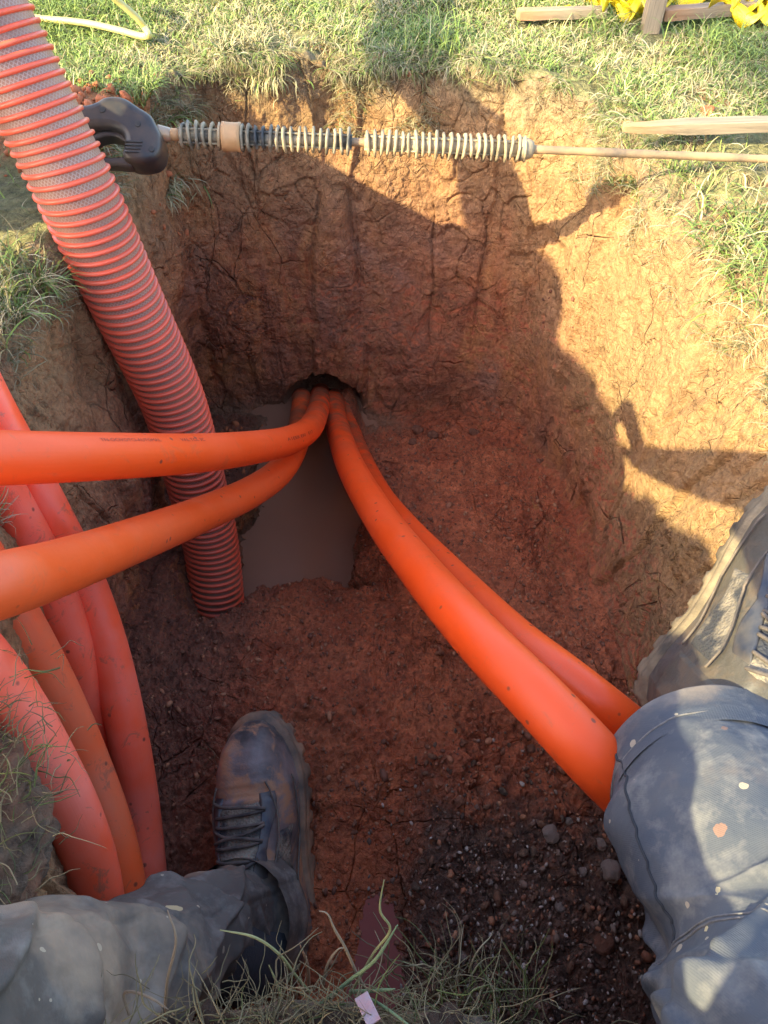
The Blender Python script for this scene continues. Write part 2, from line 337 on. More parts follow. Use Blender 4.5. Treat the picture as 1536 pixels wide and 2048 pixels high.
def build_ground():
    st = np.array(ST); cen = np.array([.0, .70])
    S = catmull(st, NT, closed=True)
    rim, mid, base, zb, rr = S[:, :2], S[:, 2:4], S[:, 4:6], S[:, 6], S[:, 7]
    out = rim - cen; out /= np.linalg.norm(out, axis=1)[:, None]
    rows = []
    nf, nw = 300, 330
    # floor
    for s in np.linspace(.02, 1, nf) ** .72:
        xy = cen + (base - cen) * s; f = floor_z(xy[:, 0], xy[:, 1]); w = float(sstep(.80, 1., np.array(s)))
        z = f * (1 - w) + (w * .55 * zb + w * .45 * floor_z(base[:, 0], base[:, 1]))
        rows.append(np.stack([xy[:, 0], xy[:, 1], z], 1))
    zb = rows[-1][:, 2]
    # wall: control polygon per station -> Catmull
    def P3(xy, z): return np.stack([xy[:, 0], xy[:, 1], np.broadcast_to(z, (len(xy),))], 1)
    ctrl = [P3(base, zb), P3(base * .93 + mid * .07 + out * .012, zb + .035), P3(base * .6 + mid * .4, zb * .72 - .085), P3(mid, zb * .45 - .03), P3(mid * .5 + rim * .5, zb * .22 - rr * .35),
            P3(rim, -rr * .75), P3(rim + out * rr[:, None] * .45, -rr * .22), P3(rim + out * rr[:, None] * 1.3, 0 * rr)]
    A = np.stack(ctrl)                                    # k, NT, 3
    Ae = np.concatenate([2 * A[:1] - A[1:2], A, A[-1:] + (A[-1:] - A[-2:-1])])
    segw = np.linalg.norm(np.diff(A, axis=0), axis=2).mean(1); cum = np.concatenate([[0], np.cumsum(segw)]) / segw.sum()
    for u in np.linspace(0, 1, nw)[1:]:
        i = min(int(np.searchsorted(cum, u, 'right') - 1), len(segw) - 1); t = (u - cum[i]) / (cum[i + 1] - cum[i])
        a, b, c, d = Ae[i], Ae[i + 1], Ae[i + 2], Ae[i + 3]
        rows.append(0.5 * (2 * b + (c - a) * t + (2 * a - 5 * b + 4 * c - d) * t ** 2 + (3 * b - a - 3 * c + d) * t ** 3))
    edge = rows[-1][:, :2]
    dists = np.concatenate([np.linspace(.006, .9, 150), np.geomspace(.93, 90, 46)])
    for dd in dists:
        xy = edge + out * dd; rows.append(P3(xy, 0. * xy[:, 0]))
    G = np.stack(rows); nr = len(G)
    # normals of the smooth sheet
    du = np.gradient(G, axis=0); dv = np.roll(G, -1, 1) - np.roll(G, 1, 1)
    N = np.cross(dv, du); N /= np.linalg.norm(N, axis=2)[..., None] + 1e-12
    if N[-60, 0, 2] < 0: N = -N
    V = G.reshape(-1, 3); Nf = N.reshape(-1, 3)
    row = np.repeat(np.arange(nr), NT)
    wall = sstep(nf - 30, nf + 12, row) * (1 - sstep(nf + nw - 45, nf + nw + 10, row)); isfloor = 1 - sstep(nf - 25, nf + 6, row)
    far = sstep(nf + nw + 150, nf + nw + 165, row)
    outg = sstep(nf + nw - 30, nf + nw + 20, row)
    big = fbm(V, 4.5, 3, 1); mid_ = fbm(V, 16, 4, 2); fin = fbm(V, 60, 4, 3, .6)
    fin2 = np.abs(fbm(V * np.array([1, 1, .5]), 95, 3, 4, .6)); D = wall * (.020 * big + .009 * mid_ + .0038 * fin + .0045 * fin2)
    # vertical spade grooves on the walls
    Vg = V * np.array([1, 1, .12]); gr = vnoise(Vg, 24, 11); gr2 = vnoise(Vg, 55, 12)
    D += wall * (.006 * gr + .0025 * gr2 - .012 * sstep(.62, .8, np.abs(vnoise(Vg, 9, 14))))
    # flat spade cuts side by side, each a little in front of or behind the next
    Wf = V + .012 * np.stack([fbm(V, 9, 2, 24), fbm(V, 9, 2, 25), 0 * D], 1)
    f1, f2, idf_ = voro(Wf * np.array([1, 1, .10]), 8.5, 35); ef = f2 - f1
    D += wall * (.020 * (idf_ - .5) * sstep(.0, .10, ef) - .010 * (1 - sstep(.0, .05, ef)) * sstep(-.2, .2, vnoise(V, 6, 36)))
    # broken plates and cracks (dry clay)
    Wp = V + .03 * np.stack([fbm(V, 12, 2, 21), fbm(V, 12, 2, 22), fbm(V, 12, 2, 23)], 1)
    f1, f2, idc = voro(Wp * np.array([1, 1, .62]), 15, 31); e = f2 - f1
    cm = sstep(.0, .25, fbm(V, 5, 2, 33) + .06) * wall
    D += cm * (-.0055 * (1 - sstep(.0, .045, e)) + .0045 * (idc - .5))
    f1, f2, idc2 = voro(Wp, 44, 41); e2 = f2 - f1; cm2 = sstep(.12, .38, fbm(V, 6, 2, 43)) * wall
    D += cm2 * (-.0028 * (1 - sstep(.0, .08, e2)) + .003 * (idc2 - .5))
    # knobbly left bank
    lb = wall * sstep(-.30, -.36, V[:, 0]) if False else wall * (1 - sstep(-.36, -.30, V[:, 0]))
    D += lb * (.014 * fbm(V, 9, 4, 51))
    # floor: trampled mud
    fm = fbm(V, 7, 2, 61); lump = np.abs(fbm(V, 26, 4, 62, .6)); g = fbm(V, 75, 3, 63, .6)
    calm = 1 - .75 * np.exp(-((V[:, 0] - .16) / .14) ** 2 - ((V[:, 1] - .95) / .22) ** 2)
    calm = calm * (1 - .85 * np.exp(-((V[:, 0] + .035) / .075) ** 2) * (1 - sstep(.26, .36, V[:, 1])))
    g2 = np.abs(fbm(V, 110, 3, 64, .6)); D += isfloor * (.012 * fm + calm * (.022 * (lump - .12) + .006 * g + .006 * g2) + .003 * g2)
    f1, f2, idf = voro(V, 36, 71); D += isfloor * calm * .005 * sstep(.55, .2, f1) * (idf > .55) if False else isfloor * calm * .007 * (1 - sstep(.15, .5, f1)) * (idf > .6)
    # outside
    D += outg * (1 - far) * (.012 * fbm(V, 5, 3, 81) + .004 * fbm(V, 30, 3, 82))
    sp = (1 - sstep(-.42, -.36, V[:, 0])) * np.exp(-((V[:, 1] - 1.30) / .13) ** 2) * np.exp(-((V[:, 0] + .62) / .26) ** 2) * outg
    D += sp * (.02 + .016 * np.abs(fbm(V, 40, 3, 83)))
    D += far * .03 * fbm(V, 1.5, 2, 84)
    # ragged pit rim: turf lip
    lip = np.exp(-((row - (nf + nw - 14)) / 22.) ** 2); D += lip * (.022 * fbm(V, 11, 3, 91) + .012 * fbm(V, 34, 3, 92))
    V2 = V + Nf * D[:, None].astype(np.float64)
    # the duct mouth: push the wall back into a small cave where the conduits come out
    hc = np.array([-.145, 1.44, -.765]); q = (V2 - hc) / np.array([.105, .2, .070]); dh = np.sqrt(q[:, 0] ** 2 + q[:, 2] ** 2) + .22 * fbm(V, 22, 2, 95)
    k = (1 - sstep(.55, 1.05, dh)) * (V2[:, 1] > 1.28); V2[:, 1] += .17 * k; V2[:, 2] -= 0 * k
    Q = gridq(nr, NT)
    cidx = len(V2); V2 = np.concatenate([V2, V2[:NT].mean(0)[None]])
    me_Q = np.concatenate([Q[:, ::-1], np.stack([np.arange(NT), (np.arange(NT) + 1) % NT, np.full(NT, cidx), np.full(NT, cidx)], 1)[:, ::-1]]) if False else Q
    me = fastmesh('ground', V2, me_Q)
    return me, V2[:-1].reshape(nr, NT, 3), N, (nf, nw)
SOIL = mat_soil()
gme, GV, GN, (NF, NW) = build_ground()
if True:
    # close the tiny hole at the centre of the floor and make the faces look upwards
    bm = bmesh.new(); bm.from_mesh(gme); bm.verts.ensure_lookup_table()
    f = bm.faces.new([bm.verts[i] for i in range(NT)]); bm.normal_update()
    bm.faces.ensure_lookup_table()
    if bm.faces[NT * (NF + NW + 60)].normal.z < 0:
        for fc in bm.faces: fc.normal_flip()
    if f.normal.z < 0: f.normal_flip()
    loose = [v for v in bm.verts if not v.link_faces]
    for v in loose: bm.verts.remove(v)
    bm.to_mesh(gme); bm.free()
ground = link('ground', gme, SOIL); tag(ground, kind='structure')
OUT = GV[NF + NW - 6: NF + NW + 150]                 # rim and lawn band, rows x NT x 3
from mathutils.bvhtree import BVHTree
def surf_pts(rows, cols): return GV[rows, cols]

# ------------------------------------------------------------------ water
def mat_water():
    m = NB('muddy_water'); m.set('Base Color', m.mix(m.noise(5, 3), (.25, .115, .070), (.31, .15, .09)))
    m.set('Roughness', .30); m.b.inputs['Specular IOR Level'].default_value = .28; m.b.inputs['IOR'].default_value = 1.33
    m.set('Normal', m.bump(m.noise(14, 3), .06, .004)); return m.m
WATER = mat_water()
def water_sheet(name, cx, cy, rx, ry, z, mat):
    a = np.linspace(0, 2 * np.pi, 64, endpoint=False); rows = []
    for s in (1e-3, .35, .7, 1): rows.append(np.stack([cx + rx * s * np.sign(np.cos(a)) * np.abs(np.cos(a)) ** .5, cy + ry * s * np.sign(np.sin(a)) * np.abs(np.sin(a)) ** .5, z + 0 * a], 1))
    V = np.concatenate(rows); return tag(link(name, fastmesh(name, V, gridq(4, 64)), mat), kind='structure')
water_sheet('water', -.17, 1.13, .20, .37, -.790, WATER)
m_ = NB('red_puddle'); m_.set('Base Color', (.20, .040, .026)); m_.b.inputs['Specular IOR Level'].default_value = .15; m_.set('Roughness', .35); m_.set('Normal', m_.bump(m_.noise(40, 3), .08, .003))
water_sheet('water', -.035, .20, .13, .20, -.5285, m_.m)

# ------------------------------------------------------------------ suction hose
def mat_sleeve():
    m = NB('hose_sleeve'); u = m.sep(m.UV)
    a = m.math('MULTIPLY', u[0], 58.); b = m.math('MULTIPLY', u[1], 175.)
    def line(v): return m.math('GREATER_THAN', m.math('ABSOLUTE', m.math('SUBTRACT', m.math('FRACT', v), .5)), .385)
    ln = m.math('MAXIMUM', line(m.math('ADD', a, b)), line(m.math('SUBTRACT', a, b)))
    n = m.noise(14, 4, .6); base = m.mix(m.ramp(n, [(.4, 0.), (.62, 1.)]), (.25, .13, .095), (.33, .165, .10))
    c = m.mix(m.math('MULTIPLY', ln, m.ramp(m.noise(9, 3), [(.36, .3), (.56, .85)])), base, (.40, .30, .265))
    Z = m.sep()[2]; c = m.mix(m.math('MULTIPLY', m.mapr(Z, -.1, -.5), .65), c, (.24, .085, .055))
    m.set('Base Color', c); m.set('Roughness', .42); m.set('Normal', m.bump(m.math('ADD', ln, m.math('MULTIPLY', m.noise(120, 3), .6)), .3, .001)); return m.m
def mat_rib():
    m = NB('hose_rib'); n = m.noise(26, 5, .65); Z = m.sep()[2]
    c = m.mix(m.ramp(n, [(.38, 0.), (.7, 1.)]), (.80, .115, .055), (.62, .125, .075))
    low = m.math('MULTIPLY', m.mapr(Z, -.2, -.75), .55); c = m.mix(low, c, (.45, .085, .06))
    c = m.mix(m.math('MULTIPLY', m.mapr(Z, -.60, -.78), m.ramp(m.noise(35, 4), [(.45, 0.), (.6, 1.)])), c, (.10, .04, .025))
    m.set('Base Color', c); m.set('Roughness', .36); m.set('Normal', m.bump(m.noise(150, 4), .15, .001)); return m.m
HC = [at(450, 1340, 1.68), at(437, 1215, 1.58), at(420, 1080, 1.50), at(388, 950, 1.40), at(345, 800, 1.285), at(252, 600, 1.13), at(160, 400, 1.015), at(98, 270, .965), at(20, 120, .915), at(-60, -50, .87)]
HC = [p for p in HC]; HC += [Vector((-.488, 1.10, .365)), Vector((-.505, 1.25, .41)), Vector((-.53, 1.42, .45)), Vector((-.58, 1.75, .53)), Vector((-.70, 2.3, .62)), Vector((-.95, 3.0, .60)), Vector((-1.6, 3.9, .35)), Vector((-2.6, 4.6, .10))]
hose_c = catmull(HC, 700); HR = .0495
hose = empty('suction_hose', HC[0], 'big ribbed coral red suction hose reaching down into the sump water', 'hose')
inv = Matrix.Translation(-HC[0])
def local(P, o): return np.asarray(P) - np.array(o)
V, Q, T, uv = tube_arrays(hose_c, HR, 96, True)
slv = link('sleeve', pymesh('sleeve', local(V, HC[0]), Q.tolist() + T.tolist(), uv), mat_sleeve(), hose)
# one continuous rib wound round the hose
Th, Nh, Bh = frames(hose_c); Lh = np.concatenate([[0], np.cumsum(np.linalg.norm(np.diff(hose_c, axis=0), axis=1))])
pitch = .0138; turns = Lh[-1] / pitch; K = int(turns * 44); sL = np.linspace(0, Lh[-1] * .999, K)
cc = np.stack([np.interp(sL, Lh, hose_c[:, k]) for k in range(3)], 1); nn = np.stack([np.interp(sL, Lh, Nh[:, k]) for k in range(3)], 1); bb = np.stack([np.interp(sL, Lh, Bh[:, k]) for k in range(3)], 1); tt = np.stack([np.interp(sL, Lh, Th[:, k]) for k in range(3)], 1)
ph = -sL / pitch * 2 * np.pi; rad_d = np.cos(ph)[:, None] * nn + np.sin(ph)[:, None] * bb
prof = [(-.0034, -.0015), (-.0029, .0026), (-.0014, .0044), (.0014, .0044), (.0029, .0026), (.0034, -.0015)]
VV = np.stack([cc + rad_d * (HR + b) + tt * a for a, b in prof], 1).reshape(-1, 3)
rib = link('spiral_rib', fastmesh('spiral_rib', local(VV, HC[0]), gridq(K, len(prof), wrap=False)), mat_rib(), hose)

# ------------------------------------------------------------------ orange conduits
def conduit(name, pts, label, mat, group, r=.025):
    P = [at(*p) if not isinstance(p, Vector) else p for p in pts]
    C = catmull(P, 220); o = tube(name, C, r, mat, nseg=40)
    return tag(o, label, 'conduit', group), C
CO = mat_conduit('orange_conduit', (.88, .078, .008), (.86, .105, .022), .4)
CO2 = mat_conduit('orange_conduit_worn', (.80, .090, .012), (.66, .115, .035), .6)
CP = mat_conduit('pinkish_conduit', (.92, .095, .025), (.84, .21, .15), .9)
CP2 = mat_conduit('muddy_conduit', (.88, .12, .03), (.66, .20, .10), .9, .9)
GRP = 'orange conduits running out of the duct mouth'
BK = [at(622, 790, 2.1), at(604, 800, 2.1), at(668, 800, 2.1), at(690, 806, 2.12)]
h1 = Vector((-.18, 1.65, -.90)); h2 = Vector((-.24, 1.64, -.92)); h3 = Vector((-.13, 1.65, -.93)); h4 = Vector((-.07, 1.64, -.95))
c1, C1 = conduit('conduit', [(-250, 918, .60), (0, 916, .69), (200, 913, .80), (400, 906, .98), (520, 893, 1.18), (580, 880, 1.34), (618, 858, 1.52), (634, 828, 1.72), (640, 800, 1.9), h1],
                 'smooth orange conduit with faint printing, crossing level in front of the ribbed hose', CO, GRP)
c2, C2 = conduit('conduit', [(-250, 1240, .50), (0, 1171, .57), (120, 1135, .67), (250, 1088, .82), (400, 1030, 1.05), (500, 985, 1.22), (560, 942, 1.38), (592, 890, 1.58), (600, 840, 1.82), (604, 800, 1.95), h2],
                 'dull orange conduit sloping down to the lower left, beneath the printed one', CO2, GRP)
c3, C3 = conduit('conduit', [h3, (668, 806, 1.95), (674, 850, 1.80), (700, 930, 1.50), (757, 1030, 1.22), (835, 1135, 1.00), (950, 1268, .82), (1090, 1412, .72), (1205, 1535, .70), (1290, 1625, .79), (1390, 1720, .92), (1500, 1790, 1.08)],
                 'nearer of the two orange conduits curving right, vanishing under the bent right leg', CO, GRP, .0275)
c4, C4 = conduit('conduit', [h4, (690, 812, 2.02), (706, 880, 1.86), (750, 975, 1.60), (805, 1050, 1.36), (905, 1155, 1.12), (1024, 1272, .92), (1140, 1365, .83), (1250, 1452, .82), (1350, 1530, .90), (1480, 1620, 1.05)],
                 'thinner looking orange conduit behind its twin, ending at the right boot', CO, GRP, .026)
GRP2 = 'dusty conduits lying over the left edge of the pit'
conduit('conduit', [(-140, 560, .86), (-30, 790, .86), (35, 910, .88), (105, 1040, .91), (175, 1180, .95), (222, 1320, .97), (258, 1480, .98), (283, 1640, 1.0), (297, 1800, .99), (300, 1950, .98)],
        'bright orange conduit of the left bundle, nearest the pit floor', CP, GRP2)
conduit('conduit', [(-160, 700, .82), (-60, 870, .82), (20, 1010, .86), (90, 1140, .90), (145, 1290, .94), (180, 1420, .98), (215, 1560, 1.03), (240, 1720, 1.06), (250, 1900, 1.08)],
        'pinkish orange conduit mostly hidden between the others of the left bundle', CP, GRP2)
conduit('conduit', [(-260, 860, .74), (-130, 990, .75), (-45, 1110, .78), (35, 1240, .82), (110, 1380, .86), (172, 1520, .89), (222, 1660, .90), (250, 1790, .90), (262, 1950, .90)],
        'muddy orange conduit with a brown streak, second from the left in the bundle', CP2, GRP2)
conduit('conduit', [(-420, 1080, .60), (-240, 1170, .62), (-90, 1270, .63), (20, 1400, .66), (102, 1540, .69), (158, 1660, .72), (192, 1780, .75), (205, 1950, .76)],
        'pink dusted fat conduit in front of the left bundle, beside the turf clump', CP, GRP2)
# printing on the level conduit
def wrap_text(txt, px0, px1, py, C, r, h, name, parent):
    cu = bpy.data.curves.new(name, 'FONT'); cu.body = txt; cu.size = 1; cu.resolution_u = 2; to = bpy.data.objects.new(name, cu); COL.objects.link(to)
    bpy.context.view_layer.update(); me = bpy.data.meshes.new_from_object(to); bpy.data.objects.remove(to)
    n = len(me.vertices); co = np.zeros(n * 3); me.vertices.foreach_get('co', co); co = co.reshape(-1, 3)
    w = co[:, 0].max()
    T, N, B = frames(C); L = np.concatenate([[0], np.cumsum(np.linalg.norm(np.diff(C, axis=0), axis=1))])
    cp = np.array([0, 0, H]); f = np.array([0, math.cos(PITCH), -math.sin(PITCH)]); u = np.array([0, math.sin(PITCH), math.cos(PITCH)])
    d = C - cp; zc = d @ f; sx = d[:, 0] / zc * FPX + 768; sy = 1024 - (d @ u) / zc * FPX
    i0 = np.argmin(np.abs(sx - px0) + 1e3 * (zc < .3)); i1 = np.argmin(np.abs(sx - px1) + 1e3 * (zc < .3))
    L0, L1 = L[i0], L[i1]; mid = (i0 + i1) // 2
    toc = cp - C[mid]; toc -= T[mid] * toc.dot(T[mid]); toc /= np.linalg.norm(toc)
    side = np.cross(T[mid], toc); side *= np.sign(side @ u)
    off = math.asin(max(-.95, min(.95, (sy[mid] - py) / (r * FPX / zc[mid]))))
    s = L0 + (L1 - L0) * co[:, 0] / w; ang = off + co[:, 1] * h / r
    V = []
    for k in range(n):
        c = np.array([np.interp(s[k], L, C[:, j]) for j in range(3)])
        V.append(c + (r + .0005) * (math.cos(ang[k]) * toc + math.sin(ang[k]) * side))
    me.vertices.foreach_set('co', np.array(V).ravel()); me.update()
    return link(name, me, INK, parent, smooth=False)
m_ = NB('printed_ink'); m_.set('Base Color', (.30, .045, .02)); m_.set('Roughness', .6); INK = m_.m
wrap_text('TN-OCIVOTCI-AUTOMAL.', 168, 300, 884, C1, .025, .0062, 'printing', c1)
wrap_text('VAL TCL 3C', 334, 386, 884, C1, .025, .0068, 'printing', c1)
wrap_text('A1EER ERI   E17', 546, 600, 884, C1, .025, .0072, 'printing', c1)

# ------------------------------------------------------------------ the pressure wand across the pit
BLK = mat_plain('black_moulded_plastic', (.022, .023, .026), .42, 60, .25, .001, var=(.085, .058, .040), vsc=22)
METAL = mat_plain('muddy_steel', (.42, .36, .28), .38, 80, .3, .001, metal=.35, var=(.45, .24, .11), vsc=30)
ROD = mat_plain('weathered_rod', (.12, .09, .065), .6, 120, .6, .001, var=(.38, .24, .12), vsc=18)
def mat_coil(name, a, b, mudamt):
    m = NB(name); n = m.noise(34, 5, .65); c = m.mix(m.ramp(n, [(.42, 0.), (.62, 1.)]), a, b)
    up = m.sep(m.geo.outputs['Normal'])[2]; m.set('Base Color', m.mix(m.math('MULTIPLY', m.ramp(m.noise(16, 4), [(.5 - mudamt * .3, 0.), (.72 - mudamt * .3, 1.)]), .9), c, (.40, .30, .17)))
    m.set('Roughness', .6); m.set('Normal', m.bump(m.noise(90, 5, .7), .5, .002)); return m.m
COIL = mat_coil('worn_coil_guard', (.035, .038, .04), (.27, .24, .18), .2); COILM = mat_coil('mud_caked_coil_guard', (.15, .12, .08), (.34, .27, .17), .4)
DARK = mat_plain('dark_core', (.03, .028, .025), .6)
TANP = mat_plain('tan_collar', (.58, .33, .15), .5, 50, .3, .001, var=(.44, .24, .10), vsc=25)
WA = gz(318, 268, .055); WB = gz(1310, 309, .028); WD = (WB - WA).normalized()
wand = empty('pressure_wand', WA, 'black trigger wand with coil guarded lance bridging the far side of the pit', 'pressure wand')
zc0 = (WA - Vector((0, 0, H))).dot(ray(768, 1024))
def wpt(px):       # point of the lance seen at column px
    lo, hi = -.5, 2.5
    for _ in range(50):
        md = (lo + hi) / 2; p = WA.lerp(WB, md) - Vector((0, 0, H)); x = p.x / p.dot(ray(768, 1024)) * FPX + 768
        if x < px: lo = md
        else: hi = md
    return WA.lerp(WB, lo)
def wtube(name, a, b, r, mat, n=2, rf=None, seg=20, parent=None):
    A, B_ = wpt(a), wpt(b); C = np.array([list((A.lerp(B_, t)) - WA) for t in np.linspace(0, 1, n)])
    V, Q, T, uv = tube_arrays(C, r if rf is None else np.array([rf(t) for t in np.linspace(0, 1, n)]), seg)
    return link(name, pymesh(name, V, Q.tolist() + T.tolist(), uv), mat, parent or wand, smooth=True)
def coil(name, a, b, r0, r1, mat, seed):
    A, B_ = wpt(a), wpt(b); L = (B_ - A).length; nr = round(L / .0100); rnd = random.Random(seed)
    am = [rnd.uniform(.86, 1.04) for _ in range(nr + 1)]; parts = []
    T = WD; N = Vector((0, 0, 1)); N = (N - T * N.dot(T)).normalized(); Bn = T.cross(N)
    for k in range(nr):
        c = A.lerp(B_, (k + .5) / nr) - WA; R1 = r1 * am[k]; tilt = Vector((rnd.uniform(-.1, .1), rnd.uniform(-.1, .1), 0)); M = 26; m = 8
        V = []
        for i in range(M):
            th = 2 * math.pi * i / M; rd = N * math.cos(th) + Bn * math.sin(th)
            for j in range(m):
                p = 2 * math.pi * j / m; rr = R1 - .0036 + .0040 * math.cos(p) + .0008 * math.sin(3 * th + k) + .0007 * math.sin(7 * th + 2.3 * k) + .0005 * math.sin(11 * th + k * 5)
                V.append(c + rd * rr + T * (.0025 * math.sin(p) + tilt.x * rr * math.cos(th) + tilt.y * rr * math.sin(th)))
        V = np.array(V); i = np.arange(M)[:, None]; j = np.arange(m)[None]
        Q = np.stack([i * m + j, ((i + 1) % M) * m + j, ((i + 1) % M) * m + (j + 1) % m, i * m + (j + 1) % m], -1).reshape(-1, 4)
        parts.append((V, Q, None))
    C = np.array([list(A - WA), list(B_ - WA)]); V, Q, T_, uv = tube_arrays(C, r0, 20); parts.append((V, Q, T_))
    # four thin bars joining the rings
    for q in range(4):
        th = q * math.pi / 2 + .4; off = N * math.cos(th) + Bn * math.sin(th); off = off * (r1 * .66)
        V, Q, T_, uv = tube_arrays(np.array([list(A - WA + off), list(B_ - WA + off)]), .0016, 6); parts.append((V, Q, T_))
    V, F = join(parts); return link(name, pymesh(name, V, F), mat, wand)
wtube('lance_tube', 300, 1900, .0074, ROD, 60, lambda t: .0058 + .0006 * math.sin(t * 91) * math.sin(t * 37))
coil('coil_guard', 359, 446, .0092, .0195, COIL, 1); coil('coil_guard', 478, 704, .0098, .0182, COIL, 2); coil('coil_guard', 729, 1056, .0112, .0186, COILM, 3)
wtube('collar', 446, 482, .0215, TANP, 5, lambda t: .0196 + .001 * (abs(t - .5) > .3)); wtube('ferrule', 318, 343, .0128, METAL, 6, lambda t: .0128 - .004 * t); wtube('nipple', 340, 362, .0086, TANP, 3)
wtube('end_cap', 1040, 1066, .016, COILM, 6, lambda t: .0165 - .006 * t * t)
def slab(name, outline, holes, thick, mat, parent, place, bevel=.004):
    cu = bpy.data.curves.new(name, 'CURVE'); cu.dimensions = '2D'; cu.fill_mode = 'BOTH'; cu.extrude = thick / 2 - bevel; cu.bevel_depth = bevel; cu.bevel_resolution = 3; cu.offset = -bevel
    for pts in [outline] + holes:
        P = catmull([(x, y, 0) for x, y in pts], len(pts) * 7, closed=True)
        s = cu.splines.new('POLY'); s.points.add(len(P) - 1); s.use_cyclic_u = True
        for q, p in zip(s.points, P): q.co = (p[0], p[1], 0, 1)
    to = bpy.data.objects.new(name, cu); COL.objects.link(to); bpy.context.view_layer.update(); me = bpy.data.meshes.new_from_object(to); bpy.data.objects.remove(to)
    me.transform(place); return link(name, me, mat, parent)
# gun body outlined in its own plane, metres: origin at the lance end, x along the lance, y up
SC = 1.18 / FPX
def gp(px, py): return ((px - 318) * SC, (268 - py) * SC)
ux = WD; nz = Vector((0, -math.sin(R(38)), math.cos(R(38)))); uy = (Vector((0, math.cos(R(38)), math.sin(R(38))))); uy = (uy - ux * uy.dot(ux)).normalized(); uz = ux.cross(uy)
PL = Matrix(((ux.x, uy.x, uz.x, 0), (ux.y, uy.y, uz.y, 0), (ux.z, uy.z, uz.z, 0), (0, 0, 0, 1)))
body = [gp(*p) for p in [(60, 236), (150, 230), (185, 232), (205, 226), (222, 216), (242, 213), (262, 217), (285, 231), (308, 245), (319, 262), (330, 285), (330, 312), (318, 330), (290, 337), (268, 334), (258, 322), (262, 300), (256, 284), (240, 276), (215, 275), (190, 277), (150, 277), (60, 280)]]
gun = slab('gun_body', body, [], .052, BLK, wand, PL, .011)
grd = [gp(*p) for p in [(264, 280), (245, 273), (215, 275), (198, 284), (183, 299), (189, 306), (203, 293), (222, 285), (243, 285), (257, 293), (264, 300)]]
slab('trigger_guard', grd, [], .026, BLK, wand, PL, .003)
trg = [gp(*p) for p in [(272, 338), (240, 338), (190, 338), (120, 337), (70, 334), (70, 320), (130, 320), (190, 321), (240, 321), (262, 317), (272, 322)]]
slab('trigger', trg, [], .022, BLK, wand, PL, .005)
for k in range(4):
    y = 300 + k * 6.5; slab('vent_slot', [gp(*p) for p in [(268, y), (268, y + 2.6), (296 - k * 2, y + 2.6), (296 - k * 2, y)]], [], .055, DARK, wand, PL, .0006)
for (x, y) in [(222, 244), (288, 268), (315, 314)]:
    slab('screw_hole', [((gp(x, y)[0] + .0042 * math.cos(a)), gp(x, y)[1] + .0042 * math.sin(a)) for a in np.linspace(0, 2 * math.pi, 9)[:-1]], [], .0545, DARK, wand, PL, .0005)

# ------------------------------------------------------------------ timber stakes, tape and yellow hose on the lawn
def mat_wood():
    m = NB('sawn_timber'); v = m.mapv((5, 110, 110)); n = m.noise(1.0, 6, .7, 1.6, vec=v)
    c = m.ramp(n, [(.3, (.12, .09, .06)), (.5, (.27, .205, .135)), (.72, (.38, .295, .20))])
    c = m.mix(m.math('MULTIPLY', m.mapr(m.sep()[0], .10, .0), .75), c, (.46, .21, .09))
    m.set('Base Color', c); m.set('Roughness', .8); m.set('Normal', m.bump(n, .5, .002)); return m.m
WOOD = mat_wood()
def stake(pa, pb, w, h, label, z0=.0, taper=.0, cat='timber stake', roll=0, endcut=.8):
    A = Vector(pa); B = Vector(pb); L = (B - A).length
    bm = bmesh.new(); xs = [0, .004, .012, .03, .06, .10] + [L * k / 24 for k in range(2, 25) if L * k / 24 > .12]
    rnd = random.Random(int(A.x * 1000)); rings = []
    for i, x in enumerate(xs):
        k = (1 - taper) + taper * min(1, x / .10) if x < .1 else 1
        if i == 0: k *= .86
        if i == 1: k *= .96
        ring = []
        for (cy, cz) in ((-1, -1), (-.86, -1), (.86, -1), (1, -.86), (1, .86), (.86, 1), (-.86, 1), (-1, .86)):
            ring.append(bm.verts.new((x, cy * w / 2 * k + rnd.uniform(-.0006, .0006), cz * h / 2 * k + rnd.uniform(-.0006, .0006))))
        rings.append(ring)
    for a, b in zip(rings, rings[1:]):
        for i in range(8): bm.faces.new((a[i], a[(i + 1) % 8], b[(i + 1) % 8], b[i]))
    bm.faces.new(rings[0][::-1]); bm.faces.new(rings[-1]); bm.normal_update()
    me = bpy.data.meshes.new('timber_stake'); bm.to_mesh(me); bm.free(); me.materials.append(WOOD)
    o = bpy.data.objects.new('timber_stake', me); COL.objects.link(o)
    q = (B - A).to_track_quat('X', 'Z'); o.rotation_mode = 'QUATERNION'; o.rotation_quaternion = q @ Quaternion((1, 0, 0), roll); o.location = A
    return tag(o, label, cat)
s1 = gz(1246, 256, .03); stake(s1, s1 + Vector((.9, .045, .004)), .022, .017, 'pale timber stake lying by the lance at the right rim, tip pointing left', taper=.45)
s2 = gz(1034, 28, .022); stake(s2, s2 + Vector((.175, .012, .0)), .022, .017, 'short timber stake with reddish end, flat in the grass left of the upright post')
s3 = gz(1326, 28, .024); stake(s3, s3 + Vector((.62, .10, .012)), .024, .020, 'timber stake lying in the grass right of the upright post')
s4 = gz(1299, 62, .0); stake(s4 + Vector((-.004, .0, .5)), s4, .033, .033, 'upright square timber post driven into the lawn', cat='post', roll=0)
YEL = mat_plain('yellow_plastic_film', (.80, .62, .02), .35, 40, .4, .003, var=(.70, .50, .01), vsc=12)
